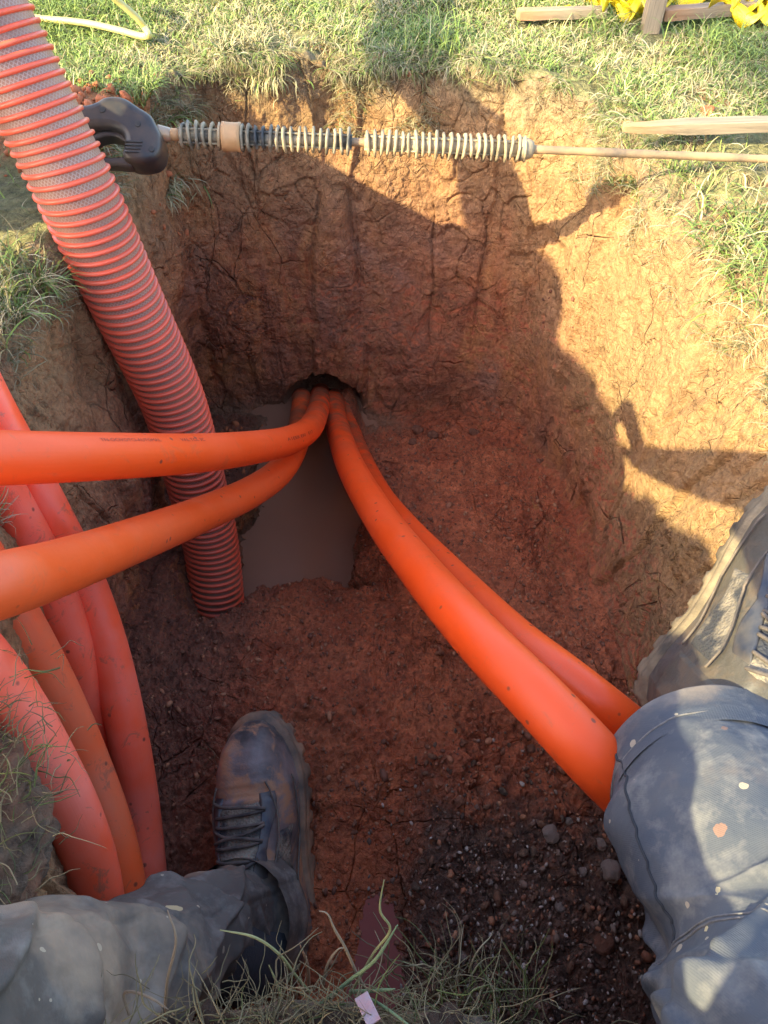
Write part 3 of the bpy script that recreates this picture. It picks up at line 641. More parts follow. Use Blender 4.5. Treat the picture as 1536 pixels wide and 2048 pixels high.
def tape(px, py, n, spread, label, seed):
    rnd = random.Random(seed); base = gz(px, py, .02); parts = []
    for k in range(n):
        L = rnd.uniform(.08, .17); w = rnd.uniform(.022, .042); a = rnd.uniform(-.9, .9) + (math.pi if rnd.random() < .5 else 0); p = base + Vector((rnd.uniform(-spread, spread), rnd.uniform(-.03, .03), rnd.uniform(0, .025)))
        d = Vector((math.cos(a), math.sin(a) * .6, 0)).normalized(); V = []; m = 16; tw = rnd.uniform(-1.5, 1.5); up0 = rnd.uniform(0, 3)
        for i in range(m):
            t = i / (m - 1); c = p + d * L * (t - .5) + Vector((0, 0, .028 * math.sin(t * 5 + up0) * math.sin(t * 3.1) + .004)); c.y += .02 * math.sin(t * 7 + up0)
            ang = tw * t + up0; s = Vector((-d.y * math.cos(ang), d.x * math.cos(ang), math.sin(ang))); ww = w * (.75 + .25 * math.sin(t * 13 + k))
            for e in (-.5, -.25, 0, .25, .5): V.append(c + s * ww * e + Vector((0, 0, .004 * math.sin(e * 9 + t * 17))))
        parts.append((np.array(V), gridq(m, 5, wrap=False), None))
    V, F = join(parts); o = link('barrier_tape', pymesh('barrier_tape', V, F), YEL); md = o.modifiers.new('thick', 'SOLIDIFY'); md.thickness = .0008
    return tag(o, label, 'plastic tape')
tape(1225, 12, 10, .05, 'crumpled yellow plastic tape in the grass left of the upright post', 3)
tape(1525, 26, 10, .045, 'crumpled bright yellow plastic tape at the far right corner of the lawn', 5)
tape(1400, -6, 5, .08, 'thin strip of yellow tape behind the lying stake, right of the post', 9)
YH = mat_plain('yellow_hose_rubber', (.55, .47, .16), .45, 70, .2, .001, var=(.44, .38, .14), vsc=14)
yp = [gz(-160, 34, .012), gz(25, 32, .012), gz(90, 38, .012), gz(170, 46, .012), gz(235, 60, .012), gz(280, 72, .011), gz(296, 72, .016)]
yp += [gz(297, 68, .026), at(291, 58, 1.47), at(276, 38, 1.455), at(245, 10, 1.43), at(200, -25, 1.40), at(120, -75, 1.38), at(0, -130, 1.36)]
tag(tube('garden_hose', yp, .0062, YH, nseg=16, n=260), 'thin yellow garden hose lying in the grass and kinked back up beside the big hose', 'hose')

# ------------------------------------------------------------------ cloth, leather, skin
def mat_trouser(name, base, base2, spots, seed=0., mudamt=.5):
    m = NB(name); o = m.mapv(loc=(seed, seed * .7, 0)); n = m.noise(7, 5, .6, .4, vec=o); n2 = m.noise(26, 5, .65, vec=o)
    c = m.mix(m.ramp(n, [(.36, 0.), (.64, 1.)]), base, base2)
    c = m.mix(m.math('MULTIPLY', m.ramp(n2, [(.5, 0.), (.72, 1.)]), .5), c, (.30, .27, .24))
    dirt = m.math('MULTIPLY', m.ramp(m.noise(4.2, 6, .65, vec=o), [(.52, 0.), (.66, 1.)]), mudamt); c = m.mix(dirt, c, (.33, .235, .16))
    v = m.vor(38, 'F1', vec=m.mapv((1, 1, .8), vec=m.mapv(loc=(seed, 0, 0)))); vc = m.sep(m.vor(38, 'F1', out='Color', vec=m.mapv((1, 1, .8), vec=m.mapv(loc=(seed, 0, 0)))))
    wob = m.math('ADD', v, m.math('MULTIPLY', m.math('SUBTRACT', m.noise(34, 4, .65), .5), .42))
    rad = m.math('MULTIPLY', vc[0], .30); sp = m.math('MULTIPLY', m.math('LESS_THAN', wob, rad), m.math('GREATER_THAN', vc[1], 1 - spots))
    c = m.mix(m.math('MULTIPLY', sp, .85), c, (.56, .44, .24))
    v3 = m.vor(80, 'F1'); vc3 = m.sep(m.vor(80, 'F1', out='Color')); sp3 = m.math('MULTIPLY', m.math('LESS_THAN', m.math('ADD', v3, m.math('MULTIPLY', m.math('SUBTRACT', m.noise(110, 3), .5), .35)), m.math('MULTIPLY', vc3[0], .26)), m.math('GREATER_THAN', vc3[1], .80))
    c = m.mix(m.math('MULTIPLY', sp3, .6), c, (.50, .40, .28))
    v4 = m.vor(17, 'F1', vec=m.mapv(loc=(3.1 + seed, 1, 2))); sp4 = m.math('MULTIPLY', m.math('LESS_THAN', m.math('ADD', v4, m.math('MULTIPLY', n2, .35)), .25), .4); c = m.mix(sp4, c, (.36, .17, .09))
    m.set('Base Color', c); m.set('Roughness', .86); m.b.inputs['Specular IOR Level'].default_value = .2
    u = m.sep(m.UV); tw = m.math('SINE', m.math('ADD', m.math('MULTIPLY', u[0], 2600.), m.math('MULTIPLY', u[1], 4200.)))
    m.set('Normal', m.bump(m.math('ADD', m.math('MULTIPLY', tw, .12), m.math('ADD', m.noise(240, 3), m.math('MULTIPLY', m.noise(30, 4), 2.2))), .35, .0012)); return m.m
TR1 = mat_trouser('worn_grey_work_cloth', (.080, .068, .060), (.135, .110, .092), .04, 0., .85)
TR2 = mat_trouser('worn_blue_work_cloth', (.050, .060, .084), (.098, .100, .110), .10, 2.3, .55)
def mat_boot(name, mud, mud_tone, clay=(.38, .19, .10)):
    m = NB(name); n = m.noise(22, 5, .65, .6); n2 = m.noise(75, 5, .7); n3 = m.noise(9, 4, .6)
    c = m.mix(m.ramp(n2, [(.35, 0.), (.7, 1.)]), (.036, .032, .034), (.085, .073, .070))
    c = m.mix(m.math('MULTIPLY', m.ramp(n3, [(.36, 0.), (.56, 1.)]), mud), c, mud_tone)  # broad patches of mud over the leather
    c = m.mix(m.math('MULTIPLY', m.ramp(n, [(.50, 0.), (.62, 1.)]), mud), c, clay)
    m.set('Base Color', c); m.set('Roughness', m.mapr(n, .3, .7, .42, .85))
    m.set('Normal', m.bump(m.math('ADD', m.math('MULTIPLY', n2, 1.), n), .55, .0025)); return m.m
BT = mat_boot('scuffed_dark_leather', .95, (.215, .165, .155)); BT2 = mat_boot('dusty_leather', .62, (.085, .074, .052), (.13, .085, .05))
BLUE = mat_plain('navy_synthetic', (.018, .024, .042), .45, 120, .3, .001, var=(.10, .085, .07), vsc=30)
def mat_mesh():
    m = NB('woven_side_panel'); u = m.mapv((260, 260, 260)); w = m.n.new('ShaderNodeTexVoronoi'); w.feature = 'F1'; w.inputs['Scale'].default_value = 300; m.l.new(m.P, w.inputs['Vector'])
    d = w.outputs['Distance']; n = m.noise(30, 4); c = m.mix(m.ramp(n, [(.42, 0.), (.62, 1.)]), (.035, .035, .04), (.23, .19, .14))
    m.set('Base Color', c); m.set('Roughness', .8); m.set('Normal', m.bump(d, .8, .002)); return m.m
MESHM = mat_mesh()
SOLE = mat_plain('muddy_rubber_sole', (.085, .065, .05), .75, 60, .7, .003, var=(.33, .19, .11), vsc=18)
SOLE2 = mat_plain('dusty_rubber_sole', (.05, .04, .03), .8, 60, .9, .004, var=(.27, .20, .12), vsc=18)
LACE = mat_plain('dark_lace', (.035, .03, .03), .8, 300, .6, .001, var=(.13, .10, .08), vsc=60)
PIPE = mat_plain('boot_stitching', (.16, .12, .09), .8, 200, .5, .001, var=(.06, .05, .045), vsc=50)

# ------------------------------------------------------------------ boots
BLn = .312
def b_w(y):   # half width of the upper at y from the heel
    return np.interp(y, [0, .008, .03, .07, .11, .15, .19, .225, .255, .28, .297, .308, .312], [.012, .024, .035, .037, .0365, .042, .0495, .0525, .048, .0395, .0285, .015, .004])
def b_x(y, side):   # centre line bends inwards slightly
    return side * .010 * np.sin(np.clip((y - .05) / .26, 0, 1) * np.pi * .8)
def b_h(y):
    return np.interp(y, [0, .004, .015, .04, .10, .125, .15, .175, .20, .225, .25, .275, .295, .306, .312], [.03, .12, .165, .172, .17, .150, .122, .103, .091, .082, .077, .070, .052, .030, .008])
def boot_pt(y, ph, side, off=0.):
    """ph 0..pi from right side over the top to the left side"""
    w = b_w(y) + off; h = b_h(y) + off; ee = .62
    cx, sx = np.cos(ph), np.sin(ph)
    x = b_x(y, side) + w * np.sign(cx) * np.abs(cx) ** ee; z = h * np.abs(sx) ** (.75) * 1.0
    # pinch above the ankle
    k = np.clip((z - .06) / .1, 0, 1) * (y < .16); x = b_x(y, side) + (x - b_x(y, side)) * (1 - .12 * k)
    return np.stack([x + 0 * y, y + 0 * x, z], -1)
def boot(side, mat, solemat, M, parent, mud=1.):
    root = bpy.data.objects.new('boot', None)
    ys = BLn * (1 - np.cos(np.linspace(0, np.pi, 120))) / 2; ph = np.linspace(0, np.pi, 64)
    Y, PH = np.meshgrid(ys, ph, indexing='ij'); P = boot_pt(Y, PH, side)
    flat = P.reshape(-1, 3)
    crease = .0022 * np.exp(-((flat[:, 1] - .205) / .028) ** 2) * np.sin(flat[:, 1] * 620 + 14 * flat[:, 0] + 2 * fbm(flat, 30, 2, 5)) * sstep(.05, .08, flat[:, 2])
    flat = flat.copy(); flat[:, 2] += crease + .0018 * fbm(flat, 26, 3, 6 + side)
    # toe cap step
    capd = flat[:, 1] + .25 * np.abs(flat[:, 0] - b_x(flat[:, 1], side)) ; flat[:, 2] += .0022 * sstep(.232, .238, capd)
    def place(V): return np.asarray(V) @ np.array(M.to_3x3()).T + np.array(M.translation)
    uv = np.stack([flat[:, 0] * 3, flat[:, 1] * 3], 1)
    up = link('boot', fastmesh('boot', place(flat), gridq(120, 64, wrap=False), uv), mat, parent)
    # sole: outline with welt and lugs
    n = 200; a = np.linspace(0, 1, n, endpoint=False); yy = BLn * (1 - np.cos(2 * np.pi * a)) / 2; sgn = np.where(a < .5, 1, -1)
    out = []
    per = np.cumsum(np.concatenate([[0], np.hypot(np.diff(yy), np.diff(b_w(yy) * sgn))])); lug = (np.sin(per / .0145 * 2 * np.pi * .5) > -.25).astype(float)
    def ring(off, z, lg=0., toe=0.):
        w = b_w(yy) + off - lg * (1 - lug); y2 = (yy - .5 * BLn) * (1 + (off - lg * (1 - lug) * .6) / (.5 * BLn)) + .5 * BLn
        zz = z + .010 * sstep(.24, .312, yy) + 0 * yy; return np.stack([b_x(yy, side) + sgn * w, y2, zz], 1)
    rows = [ring(-.004, .014), ring(.004, .012), ring(.0062, .008), ring(.0052, .0025), ring(.0030, .001), ring(.0052, -.001), ring(.0066, -.006), ring(.0070, -.008, .0045), ring(.0072, -.014, .005), ring(.006, -.021, .005), ring(.002, -.023, .005), ring(-.02, -.0225, .0), ring(-.045, -.022)]
    V = np.concatenate(rows); link('sole', fastmesh('sole', place(V), gridq(len(rows), n)), solemat, up)
    # overlays raised from the upper: eyestays, side woven panels, heel counter, tongue
    def patch(name, y0, y1, f0, f1, mat_, off=.0022, nyy=40, npp=24, shape=None):
        Y = np.linspace(y0, y1, nyy)[:, None] + np.zeros((1, npp)); t = np.linspace(0, 1, npp)[None]
        ph0 = np.array([f0(v) for v in np.linspace(0, 1, nyy)])[:, None]; ph1 = np.array([f1(v) for v in np.linspace(0, 1, nyy)])[:, None]
        PHs = ph0 + (ph1 - ph0) * t; e = np.minimum(np.minimum(t, 1 - t) * 9, np.minimum(np.linspace(0, 1, nyy), 1 - np.linspace(0, 1, nyy))[:, None] * 14); o_ = off * np.clip(e, -.25, 1) ** 1
        P = boot_pt(Y, PHs, side, 0); Pn = boot_pt(Y, PHs, side, .002); d = (Pn - P) / .002; P = P + d * (o_[..., None] - .0004)
        return link(name, fastmesh(name, place(P.reshape(-1, 3)), gridq(nyy, npp, wrap=False)), mat_, up)
    H_ = np.pi / 2
    patch('tongue', .10, .212, lambda v: H_ - .46, lambda v: H_ + .46, MESHM, .0035)
    for sg in (1, -1):
        patch('eyestay', .105, .222, lambda v: H_ - sg * (.40 - .10 * v), lambda v: H_ - sg * (.80 - .12 * v + .1 * math.sin(v * 9)), BLUE, .0048)
        patch('side_panel', .085, .175, lambda v: H_ - sg * .92, lambda v: H_ - sg * (1.36 + .06 * math.sin(v * 6)), MESHM, .0026)
        patch('heel_panel', .012, .075, lambda v: H_ - sg * .55, lambda v: H_ - sg * 1.42, mat, .003)
        # stitched piping
        for (c0, c1, o) in ((.93, .90, .0045), (1.40, 1.46, .0035)):
            yv = np.linspace(.08, .235, 50); pp = H_ - sg * (np.interp(yv, [.08, .16, .2, .235], [c0, c0 - .02, c1 - .15, c1 - .45]) if c0 < 1 else np.interp(yv, [.08, .16, .235], [c0, c1, 1.25]))
            C = boot_pt(yv, pp, side, o); V, Q, T, uv_ = tube_arrays(place(C), .0013, 8); link('seam', pymesh('seam', V, Q.tolist() + T.tolist(), uv_), PIPE, up)
    # laces: criss-cross plus eyelets
    parts = []; rr = random.Random(3 + side)
    ye = np.linspace(.118, .205, 6)
    for k, y in enumerate(ye):
        for q in (0, 1):
            a0, a1 = (-.44, .44); yv = np.linspace(0, 1, 26); y0 = y + rr.uniform(-.002, .002); y1 = y + (0.013 if q else -.002) * (1 if k % 2 else -1) + rr.uniform(-.003, .003)
            pp = H_ + (a0 + (a1 - a0) * yv); C = boot_pt(y0 + (y1 - y0) * yv, pp, side, .0045 + .0022 * q); C[:, 2] += .003 * np.sin(yv * np.pi)
            V, Q, T, uv_ = tube_arrays(place(C), .0021, 8); parts.append((V, Q, T))
    V, F = join(parts); link('lace', pymesh('lace', V, F), LACE, up)
    return up
def basis(F, U, O):
    F = F.normalized(); U = (U - F * U.dot(F)).normalized(); X = F.cross(U); m = Matrix((X, F, U)).transposed().to_4x4(); m.translation = O; return m

# ------------------------------------------------------------------ people (posed skin bodies, lofted clothes)
SKIN = mat_plain('skin', (.45, .24, .16), .5, 90, .2, .001, var=(.50, .29, .20), vsc=12)
def skinbody(name, V, E, Rr, mat, root=0, sub=2):
    me = bpy.data.meshes.new(name); me.from_pydata([list(v) for v in V], E, []); o = bpy.data.objects.new(name, me); COL.objects.link(o)
    sm = o.modifiers.new('skin', 'SKIN'); sm.use_smooth_shade = True; sv = me.skin_vertices[0].data
    for i, r in enumerate(Rr): sv[i].radius = (r, r) if not isinstance(r, tuple) else r; sv[i].use_root = (i == root)
    ss = o.modifiers.new('sub', 'SUBSURF'); ss.levels = ss.render_levels = sub
    dg = bpy.context.evaluated_depsgraph_get(); me2 = bpy.data.meshes.new_from_object(o.evaluated_get(dg)); bpy.data.objects.remove(o)
    if me2.materials: me2.materials.clear()
    return link(name, me2, mat)
def limb_bones(J):
    """J: dict of joints. Returns V,E,R for one continuous body"""
    V = []; E = []; Rr = []; idx = {}
    def add(k, p, r, par=None):
        idx[k] = len(V); V.append(Vector(p)); Rr.append(r)
        if par: E.append((idx[par], idx[k]))
    add('pelvis', J['pelvis'], (.15, .11)); add('waist', J['pelvis'].lerp(J['chest'], .45), (.13, .10), 'pelvis'); add('chest', J['chest'], (.16, .12), 'waist'); add('neck', J['neck'], .055, 'chest')
    add('jaw', J['neck'].lerp(J['head'], .5), (.062, .07), 'neck'); add('head', J['head'], (.078, .092), 'jaw'); add('crown', J['head'] + (J['head'] - J['neck']) * .32, .06, 'head')
    for s in ('l', 'r'):
        add('sh' + s, J['sh' + s], .062, 'chest'); add('el' + s, J['el' + s], .043, 'sh' + s); add('fa' + s, J['el' + s].lerp(J['wr' + s], .4), .041, 'el' + s); add('wr' + s, J['wr' + s], .027, 'fa' + s)
        w = J['wr' + s]; d = J.get('hand' + s, w - J['el' + s]).normalized(); add('pm' + s, w + d * .05, (.034, .016), 'wr' + s)
        sd = J.get('palm' + s, Vector((0, 0, 1))).normalized(); sdv = d.cross(sd).normalized(); nrm = sdv.cross(d).normalized()
        for f in range(4):
            o = sdv * (.030 - .020 * f); L = (.040, .045, .042, .034)[f]; b = w + d * .085 + o; c = J.get('curl' + s, .9)
            p1 = b + (d * math.cos(c * .5) + nrm * math.sin(c * .5)) * L; p2 = p1 + (d * math.cos(c * 1.3) + nrm * math.sin(c * 1.3)) * L * .7; p3 = p2 + (d * math.cos(c * 2.1) + nrm * math.sin(c * 2.1)) * L * .55
            add('f%d0' % f + s, b, .0095, 'pm' + s); add('f%d1' % f + s, p1, .0088, 'f%d0' % f + s); add('f%d2' % f + s, p2, .008, 'f%d1' % f + s); add('f%d3' % f + s, p3, .0072, 'f%d2' % f + s)
        t0 = w + d * .03 + sdv * .034; add('t0' + s, t0, .012, 'wr' + s); add('t1' + s, t0 + (d * .7 + sdv * .5 + nrm * .4) * .04, .010, 't0' + s); add('t2' + s, t0 + (d * .7 + sdv * .35 + nrm * .7) * .07, .009, 't1' + s)
        lk = J.get('leg', 1.); add('hp' + s, J['hp' + s], .095, 'pelvis'); add('th' + s, J['hp' + s].lerp(J['kn' + s], .5), .078 * lk, 'hp' + s); add('kn' + s, J['kn' + s], .058 * lk, 'th' + s); add('cf' + s, J['kn' + s].lerp(J['an' + s], .35), .054 * lk, 'kn' + s); add('an' + s, J['an' + s], .030, 'cf' + s)
        add('ft' + s, J['ft' + s], .018, 'an' + s)
    return V, E, Rr, idx
HAIR = mat_plain('dark_hair', (.03, .02, .015), .6, 200, .8, .004)
def person(J, label, shirt, hat=None, bulk=1., arm=1.):
    V, E, Rr, ix = limb_bones(J); b = skinbody('person', V, E, Rr, SKIN); tag(b, label, 'person')
    # shirt
    k = ['pelvis', 'waist', 'chest', 'neck', 'shl', 'ell', 'fal', 'shr', 'elr', 'far']; mp = {a: i for i, a in enumerate(k)}
    ed = [('pelvis', 'waist'), ('waist', 'chest'), ('chest', 'neck')] + [('chest', 'sh' + s) for s in 'lr'] + [('sh' + s, 'el' + s) for s in 'lr'] + [('el' + s, 'fa' + s) for s in 'lr']
    P = [V[ix[a]] for a in k]; P[3] = V[ix['chest']].lerp(V[ix['neck']], .8)
    for s in 'lr': P[mp['fa' + s]] = J['el' + s].lerp(J['wr' + s], .85)
    rr = [(.18 * bulk, .14), (.165 * bulk, .13), (.19 * bulk, .15), .068, .085 * arm, .062 * arm, .05 * arm, .085, .062, .05]
    sh = skinbody('shirt', P, [(mp[a], mp[c]) for a, c in ed], rr, shirt); sh.parent = b
    # hair and face
    hd = J['head']; fw = J['face'].normalized(); upv = (J['head'] - J['neck']).normalized(); rt = fw.cross(upv).normalized(); upv = rt.cross(fw)
    bm = bmesh.new(); bmesh.ops.create_icosphere(bm, subdivisions=4, radius=1)
    for v in bm.verts:
        c = v.co; fr = c.y; sc = 1.0 - .30 * max(0, fr) * max(0, -c.z + .35); q = Vector((c.x * .088, c.y * .102 - .008, c.z * .108 + .02)) * sc; v.co = hd + rt * q.x + fw * q.y + upv * q.z
    me = bpy.data.meshes.new('hair'); bm.to_mesh(me); bm.free(); link('hair', me, hat or HAIR, b)
    for s in (-1, 1):
        for nm, y, z, rad, mt in (('eye', .082, .0, .011, EYE), ):
            bm = bmesh.new(); bmesh.ops.create_uvsphere(bm, u_segments=16, v_segments=10, radius=rad); c = hd + rt * s * .032 + fw * y + upv * z
            for v in bm.verts: v.co += c
            me = bpy.data.meshes.new(nm); bm.to_mesh(me); bm.free(); link(nm, me, mt, b)
        bm = bmesh.new(); bmesh.ops.create_uvsphere(bm, u_segments=14, v_segments=10, radius=1); c = hd + rt * s * .080 + upv * (-.005)
        for v in bm.verts: q = v.co; v.co = c + rt * q.x * .008 + fw * q.y * .016 + upv * q.z * .03
        me = bpy.data.meshes.new('ear'); bm.to_mesh(me); bm.free(); link('ear', me, SKIN, b)
    return b
m_ = NB('eye'); m_.set('Base Color', (.5, .5, .48)); m_.set('Roughness', .2); EYE = m_.m
def trousers(name, pts, mat, parent, seed, seg=200, n=420, hem=True, folds=1., label=None):
    """pts: list of (centre, radius); loft with cloth folds, open cuff at the last point"""
    D = catmull([[*c, r] for c, r in pts], n); C = D[:, :3]; rad = D[:, 3]
    T, N, B = frames(C); th = np.linspace(0, 2 * np.pi, seg, endpoint=False); L = np.concatenate([[0], np.cumsum(np.linalg.norm(np.diff(C, axis=0), axis=1))])
    dirv = np.cos(th)[None, :, None] * N[:, None] + np.sin(th)[None, :, None] * B[:, None]
    P0 = (C[:, None] + rad[:, None, None] * dirv); F = P0.reshape(-1, 3)
    Ls = np.repeat(L, seg); ths = np.tile(th, n)
    q = np.stack([np.cos(ths) * .10, np.sin(ths) * .10, Ls], 1) + .05 * np.stack([fbm(F, 6, 2, seed + 1), fbm(F, 6, 2, seed + 2), fbm(F, 6, 2, seed + 3)], 1)
    # slanting, ridged folds
    sk = np.stack([q[:, 0], q[:, 1], q[:, 2] + .55 * q[:, 0] + .25 * q[:, 1]], 1) * np.array([.55, .55, 1.6])
    r1 = 1 - np.abs(vnoise(sk, 8.5, seed + 4)) * 2; r2 = 1 - np.abs(vnoise(sk * np.array([1, 1, .9]) + 3, 15, seed + 5)) * 2
    big = vnoise(q, 7, seed + 6)
    D2 = folds * (.0085 * r1 + .0042 * r2 + .012 * big + .0012 * fbm(F, 60, 3, seed + 7))
    rg = np.random.default_rng(seed + 50)
    for k in range(int(34 * max(1, L[-1] / .8))):
        l0 = rg.uniform(.0, L[-1] - .05); t0 = rg.uniform(0, 6.283); sl = rg.uniform(-.10, .10) + rg.choice([-.05, .05]); am = rg.uniform(.005, .014) * folds; wd = rg.uniform(.010, .024); tw_ = rg.uniform(.5, 1.3)
        dt = np.angle(np.exp(1j * (ths - t0))); dl = Ls - l0 - sl * dt - .02 * np.sin(dt * 2 + k)
        f = np.where(dl > 0, np.exp(-(dl / (wd * .55)) ** 2), np.exp(-(dl / (wd * 1.5)) ** 2)); D2 += am * f * np.exp(-(dt / tw_) ** 2 * 1.2) - am * .22 * np.exp(-(dt / tw_) ** 2)
    endk = sstep(0, .05, L[-1] - Ls); D2 = D2 * (.35 + .65 * endk)
    if hem:   # hem band with a pressed stitch line
        e = L[-1] - Ls; D2 += .0016 * (1 - sstep(.030, .033, e)) - .0018 * np.exp(-((e - .031) / .0018) ** 2)
    # inside/outside leg seam
    for a0 in (0.9, 4.05):
        dth = np.angle(np.exp(1j * (ths - a0 - .15 * np.sin(Ls * 8)))) * .09; D2 += .0020 * np.exp(-(dth / .007) ** 2) - .0014 * np.exp(-((dth - .009) / .0016) ** 2)
    V = F + (dirv.reshape(-1, 3)) * D2[:, None]
    # turn the cloth in at the cuff so that it has a thickness
    last = V[-seg:]; c = last.mean(0); V = np.concatenate([V, c + (last - c) * .985 + T[-1] * .0008, c + (last - c) * .965 - T[-1] * .002, c + (last - c) * .95 - T[-1] * .05])
    uv = np.stack([np.tile(th / 6.283 * .6, n + 3), np.concatenate([Ls, np.full(3 * seg, L[-1])])], 1)
    return link(name, fastmesh(name, V, gridq(n + 3, seg), uv), mat, parent), (V[:n * seg].reshape(n, seg, 3), dirv, L, None, None, L)

# the photographer: sits on the near edge, both legs in the pit
hipL, hipR = Vector((-.10, -.28, .16)), Vector((.10, -.30, .12))
knL = Vector((-.29, -.035, .255)); ankL = at(440, 1872, .84); cuffL = at(512, 1842, .925)
knR = at(1640, 2250, .43); ankR = at(1395, 1490, .80)
bootL = basis(at(528, 1440, 1.07) - at(588, 1900, 1.01), Vector((-.30, .0, 1)), at(592, 1925, .99))
fR = at(1600, 1010, .80) - at(1300, 1420, .84); cdir = -ray(1400, 1230).normalized(); perp = fR.cross(cdir).normalized()
bootR = basis(fR, cdir * math.cos(R(17)) + perp * math.sin(R(17)), at(1318, 1425, .84))
JP = dict(pelvis=Vector((-.02, -.30, .13)), chest=Vector((-.11, -.20, .37)), neck=Vector((-.04, -.18, .53)), head=Vector((-.02, -.13, .66)), face=Vector((0, .8, -.6)),
          shl=Vector((-.19, -.17, .48)), shr=Vector((.13, -.22, .45)), ell=Vector((-.285, .12, .455)), elr=Vector((.24, -.16, .36)), wrl=Vector((-.435, .34, .265)), wrr=Vector((.06, -.08, .54)),
          hpl=hipL, hpr=hipR, knl=knL, knr=knR, anl=ankL, anr=at(1425, 1572, .68), leg=.62, ftl=bootL @ Vector((0, .062, .09)), ftr=bootR @ Vector((0, .062, .09)), curll=1.15, curlr=.9, handl=Vector((-.55, .75, .60)), palml=Vector((-.5, .7, -.5)), palmr=Vector((0, 0, 1)))
SHIRT = mat_plain('dark_work_shirt', (.05, .06, .08), .85, 60, .4, .002, var=(.09, .09, .10), vsc=9)
me_person = person(JP, 'person seated on the near edge in muddy work trousers and boots, legs in the pit', SHIRT, arm=.55)
pl, infoL = trousers('trouser_leg', [(hipL, .115), (hipL.lerp(knL, .5), .118), (knL, .104), (knL.lerp(ankL, .33), .088), (knL.lerp(ankL, .66), .084), (ankL, .077), (cuffL, .078)], TR1, me_person, 100)
pl['label'] = 'muddy grey trouser leg'
knR2 = at(1575, 1930, .53)
pr, infoR = trousers('trouser_leg', [(hipR, .10), (hipR.lerp(knR, .5), .10), (knR, .092), (knR2, .088), (at(1488, 1715, .60), .086), (at(1436, 1600, .655), .086), (at(1416, 1548, .69), .090)], TR2, me_person, 200, folds=1.1)
pr['label'] = 'blue grey trouser leg spotted with dried mud'
bl = boot(-1, BT, SOLE, bootL, me_person); br = boot(1, BT2, SOLE2, bootR, me_person, .6)
SOCK = mat_plain('dark_sock', (.03, .03, .035), .95, 300, .6, .002)
tube('sock', [bootL @ Vector((0, .062, .10)), bootL @ Vector((0, .058, .15)), ankL.lerp(knL, .1)], .044, SOCK, me_person, n=20)
# double stitched seam band round the right knee and a dart line
STITCH = mat_plain('grey_thread', (.16, .15, .15), .8, 300, .5, .001, var=(.08, .075, .08), vsc=200)
def seam_on(info, pts, parent, rad=.0011, gap=.006, off=.0):
    G_, D_, L = info[:3]; seg = G_.shape[1]; parts = []
    pp = catmull([(l, a, 0) for l, a in pts], 260)
    for g in ((-gap / 2), (gap / 2)) if gap else (0.,):
        i = np.clip(np.searchsorted(L, pp[:, 0] + g), 0, len(L) - 1); j = (pp[:, 1] / (2 * np.pi) * seg).astype(int) % seg
        P = G_[i, j] + D_[i, j] * .0004; k = np.ones(5) / 5; P = np.stack([np.convolve(np.pad(P[:, q], 2, 'edge'), k, 'valid') for q in range(3)], 1)
        V, Q, T_, _ = tube_arrays(P, rad, 6); parts.append((V, Q, T_))
    return parts
_g = infoR[0][-30]; _f = [((Vector(p) - Vector((0, 0, H))).x / (Vector(p) - Vector((0, 0, H))).dot(ray(768, 1024)), k) for k, p in enumerate(_g)]
SEAMA = (min(_f)[1]) / len(_g) * 2 * np.pi; _c = _g.mean(0); _n = (SEAMA + .35) % (2 * np.pi), (SEAMA - .35) % (2 * np.pi)
SEAMA = min(_n, key=lambda a: np.linalg.norm(_g[int(a / (2 * np.pi) * len(_g)) % len(_g)] - np.array([0, 0, H])))
hl = infoR[5][-1]; hlL = infoL[5][-1]
for nm, inf, pts_, par, off_ in (('hem_stitching', infoR, [(hl - .031, a) for a in np.linspace(0, 6.2, 20)], pr, .010), ('knee_stitching', infoR, [(hl - .20 - .03 * math.sin(a * 1.3), a) for a in np.linspace(0, 6.2, 20)], pr, .012), ('hem_stitching', infoL, [(hlL - .028, a) for a in np.linspace(0, 6.2, 20)], pl, .010)):
    V, F = join(seam_on(inf, pts_, par, .0008, (.0055 if 'knee' in nm else .0), off_)); nn_ = len(V); link(nm, pymesh(nm, V, F), STITCH, par)
for a_ in np.linspace(0, 2 * np.pi, 9)[:-1]: pass
V, F = join(seam_on(infoR, [(hl - .002, SEAMA), (hl - .06, SEAMA + .10), (hl - .12, SEAMA + .02), (hl - .19, SEAMA - .12)], pr, .0013, 0.)); link('side_seam', pymesh('side_seam', V, F), mat_plain('dark_seam', (.03, .03, .035), .9), pr)
# phone that takes the picture, held just behind the lens
ph = empty('phone', (0, -.03, H), 'black phone held out over the pit by the seated person', 'phone')
PM = basis(Vector((0, math.sin(PITCH), math.cos(PITCH))), Vector((0, -math.cos(PITCH), math.sin(PITCH))), Vector((0, 0, 0)))
def rbox(name, sx, sy, sz, rnd, M, mat, parent):
    bm = bmesh.new(); bmesh.ops.create_cube(bm, size=1)
    for v in bm.verts: v.co = Vector((v.co.x * sx, v.co.y * sy, v.co.z * sz))
    bmesh.ops.bevel(bm, geom=bm.edges[:], offset=rnd, segments=3, affect='EDGES', profile=.7); me = bpy.data.meshes.new(name); bm.to_mesh(me); bm.free(); me.transform(M); return link(name, me, mat, parent)
rbox('phone_body', .074, .158, .008, .003, PM, BLK, ph); M2 = PM.copy(); M2.translation = PM @ Vector((0, 0, .0046)); rbox('screen', .068, .150, .0012, .0004, M2, DARK, ph)

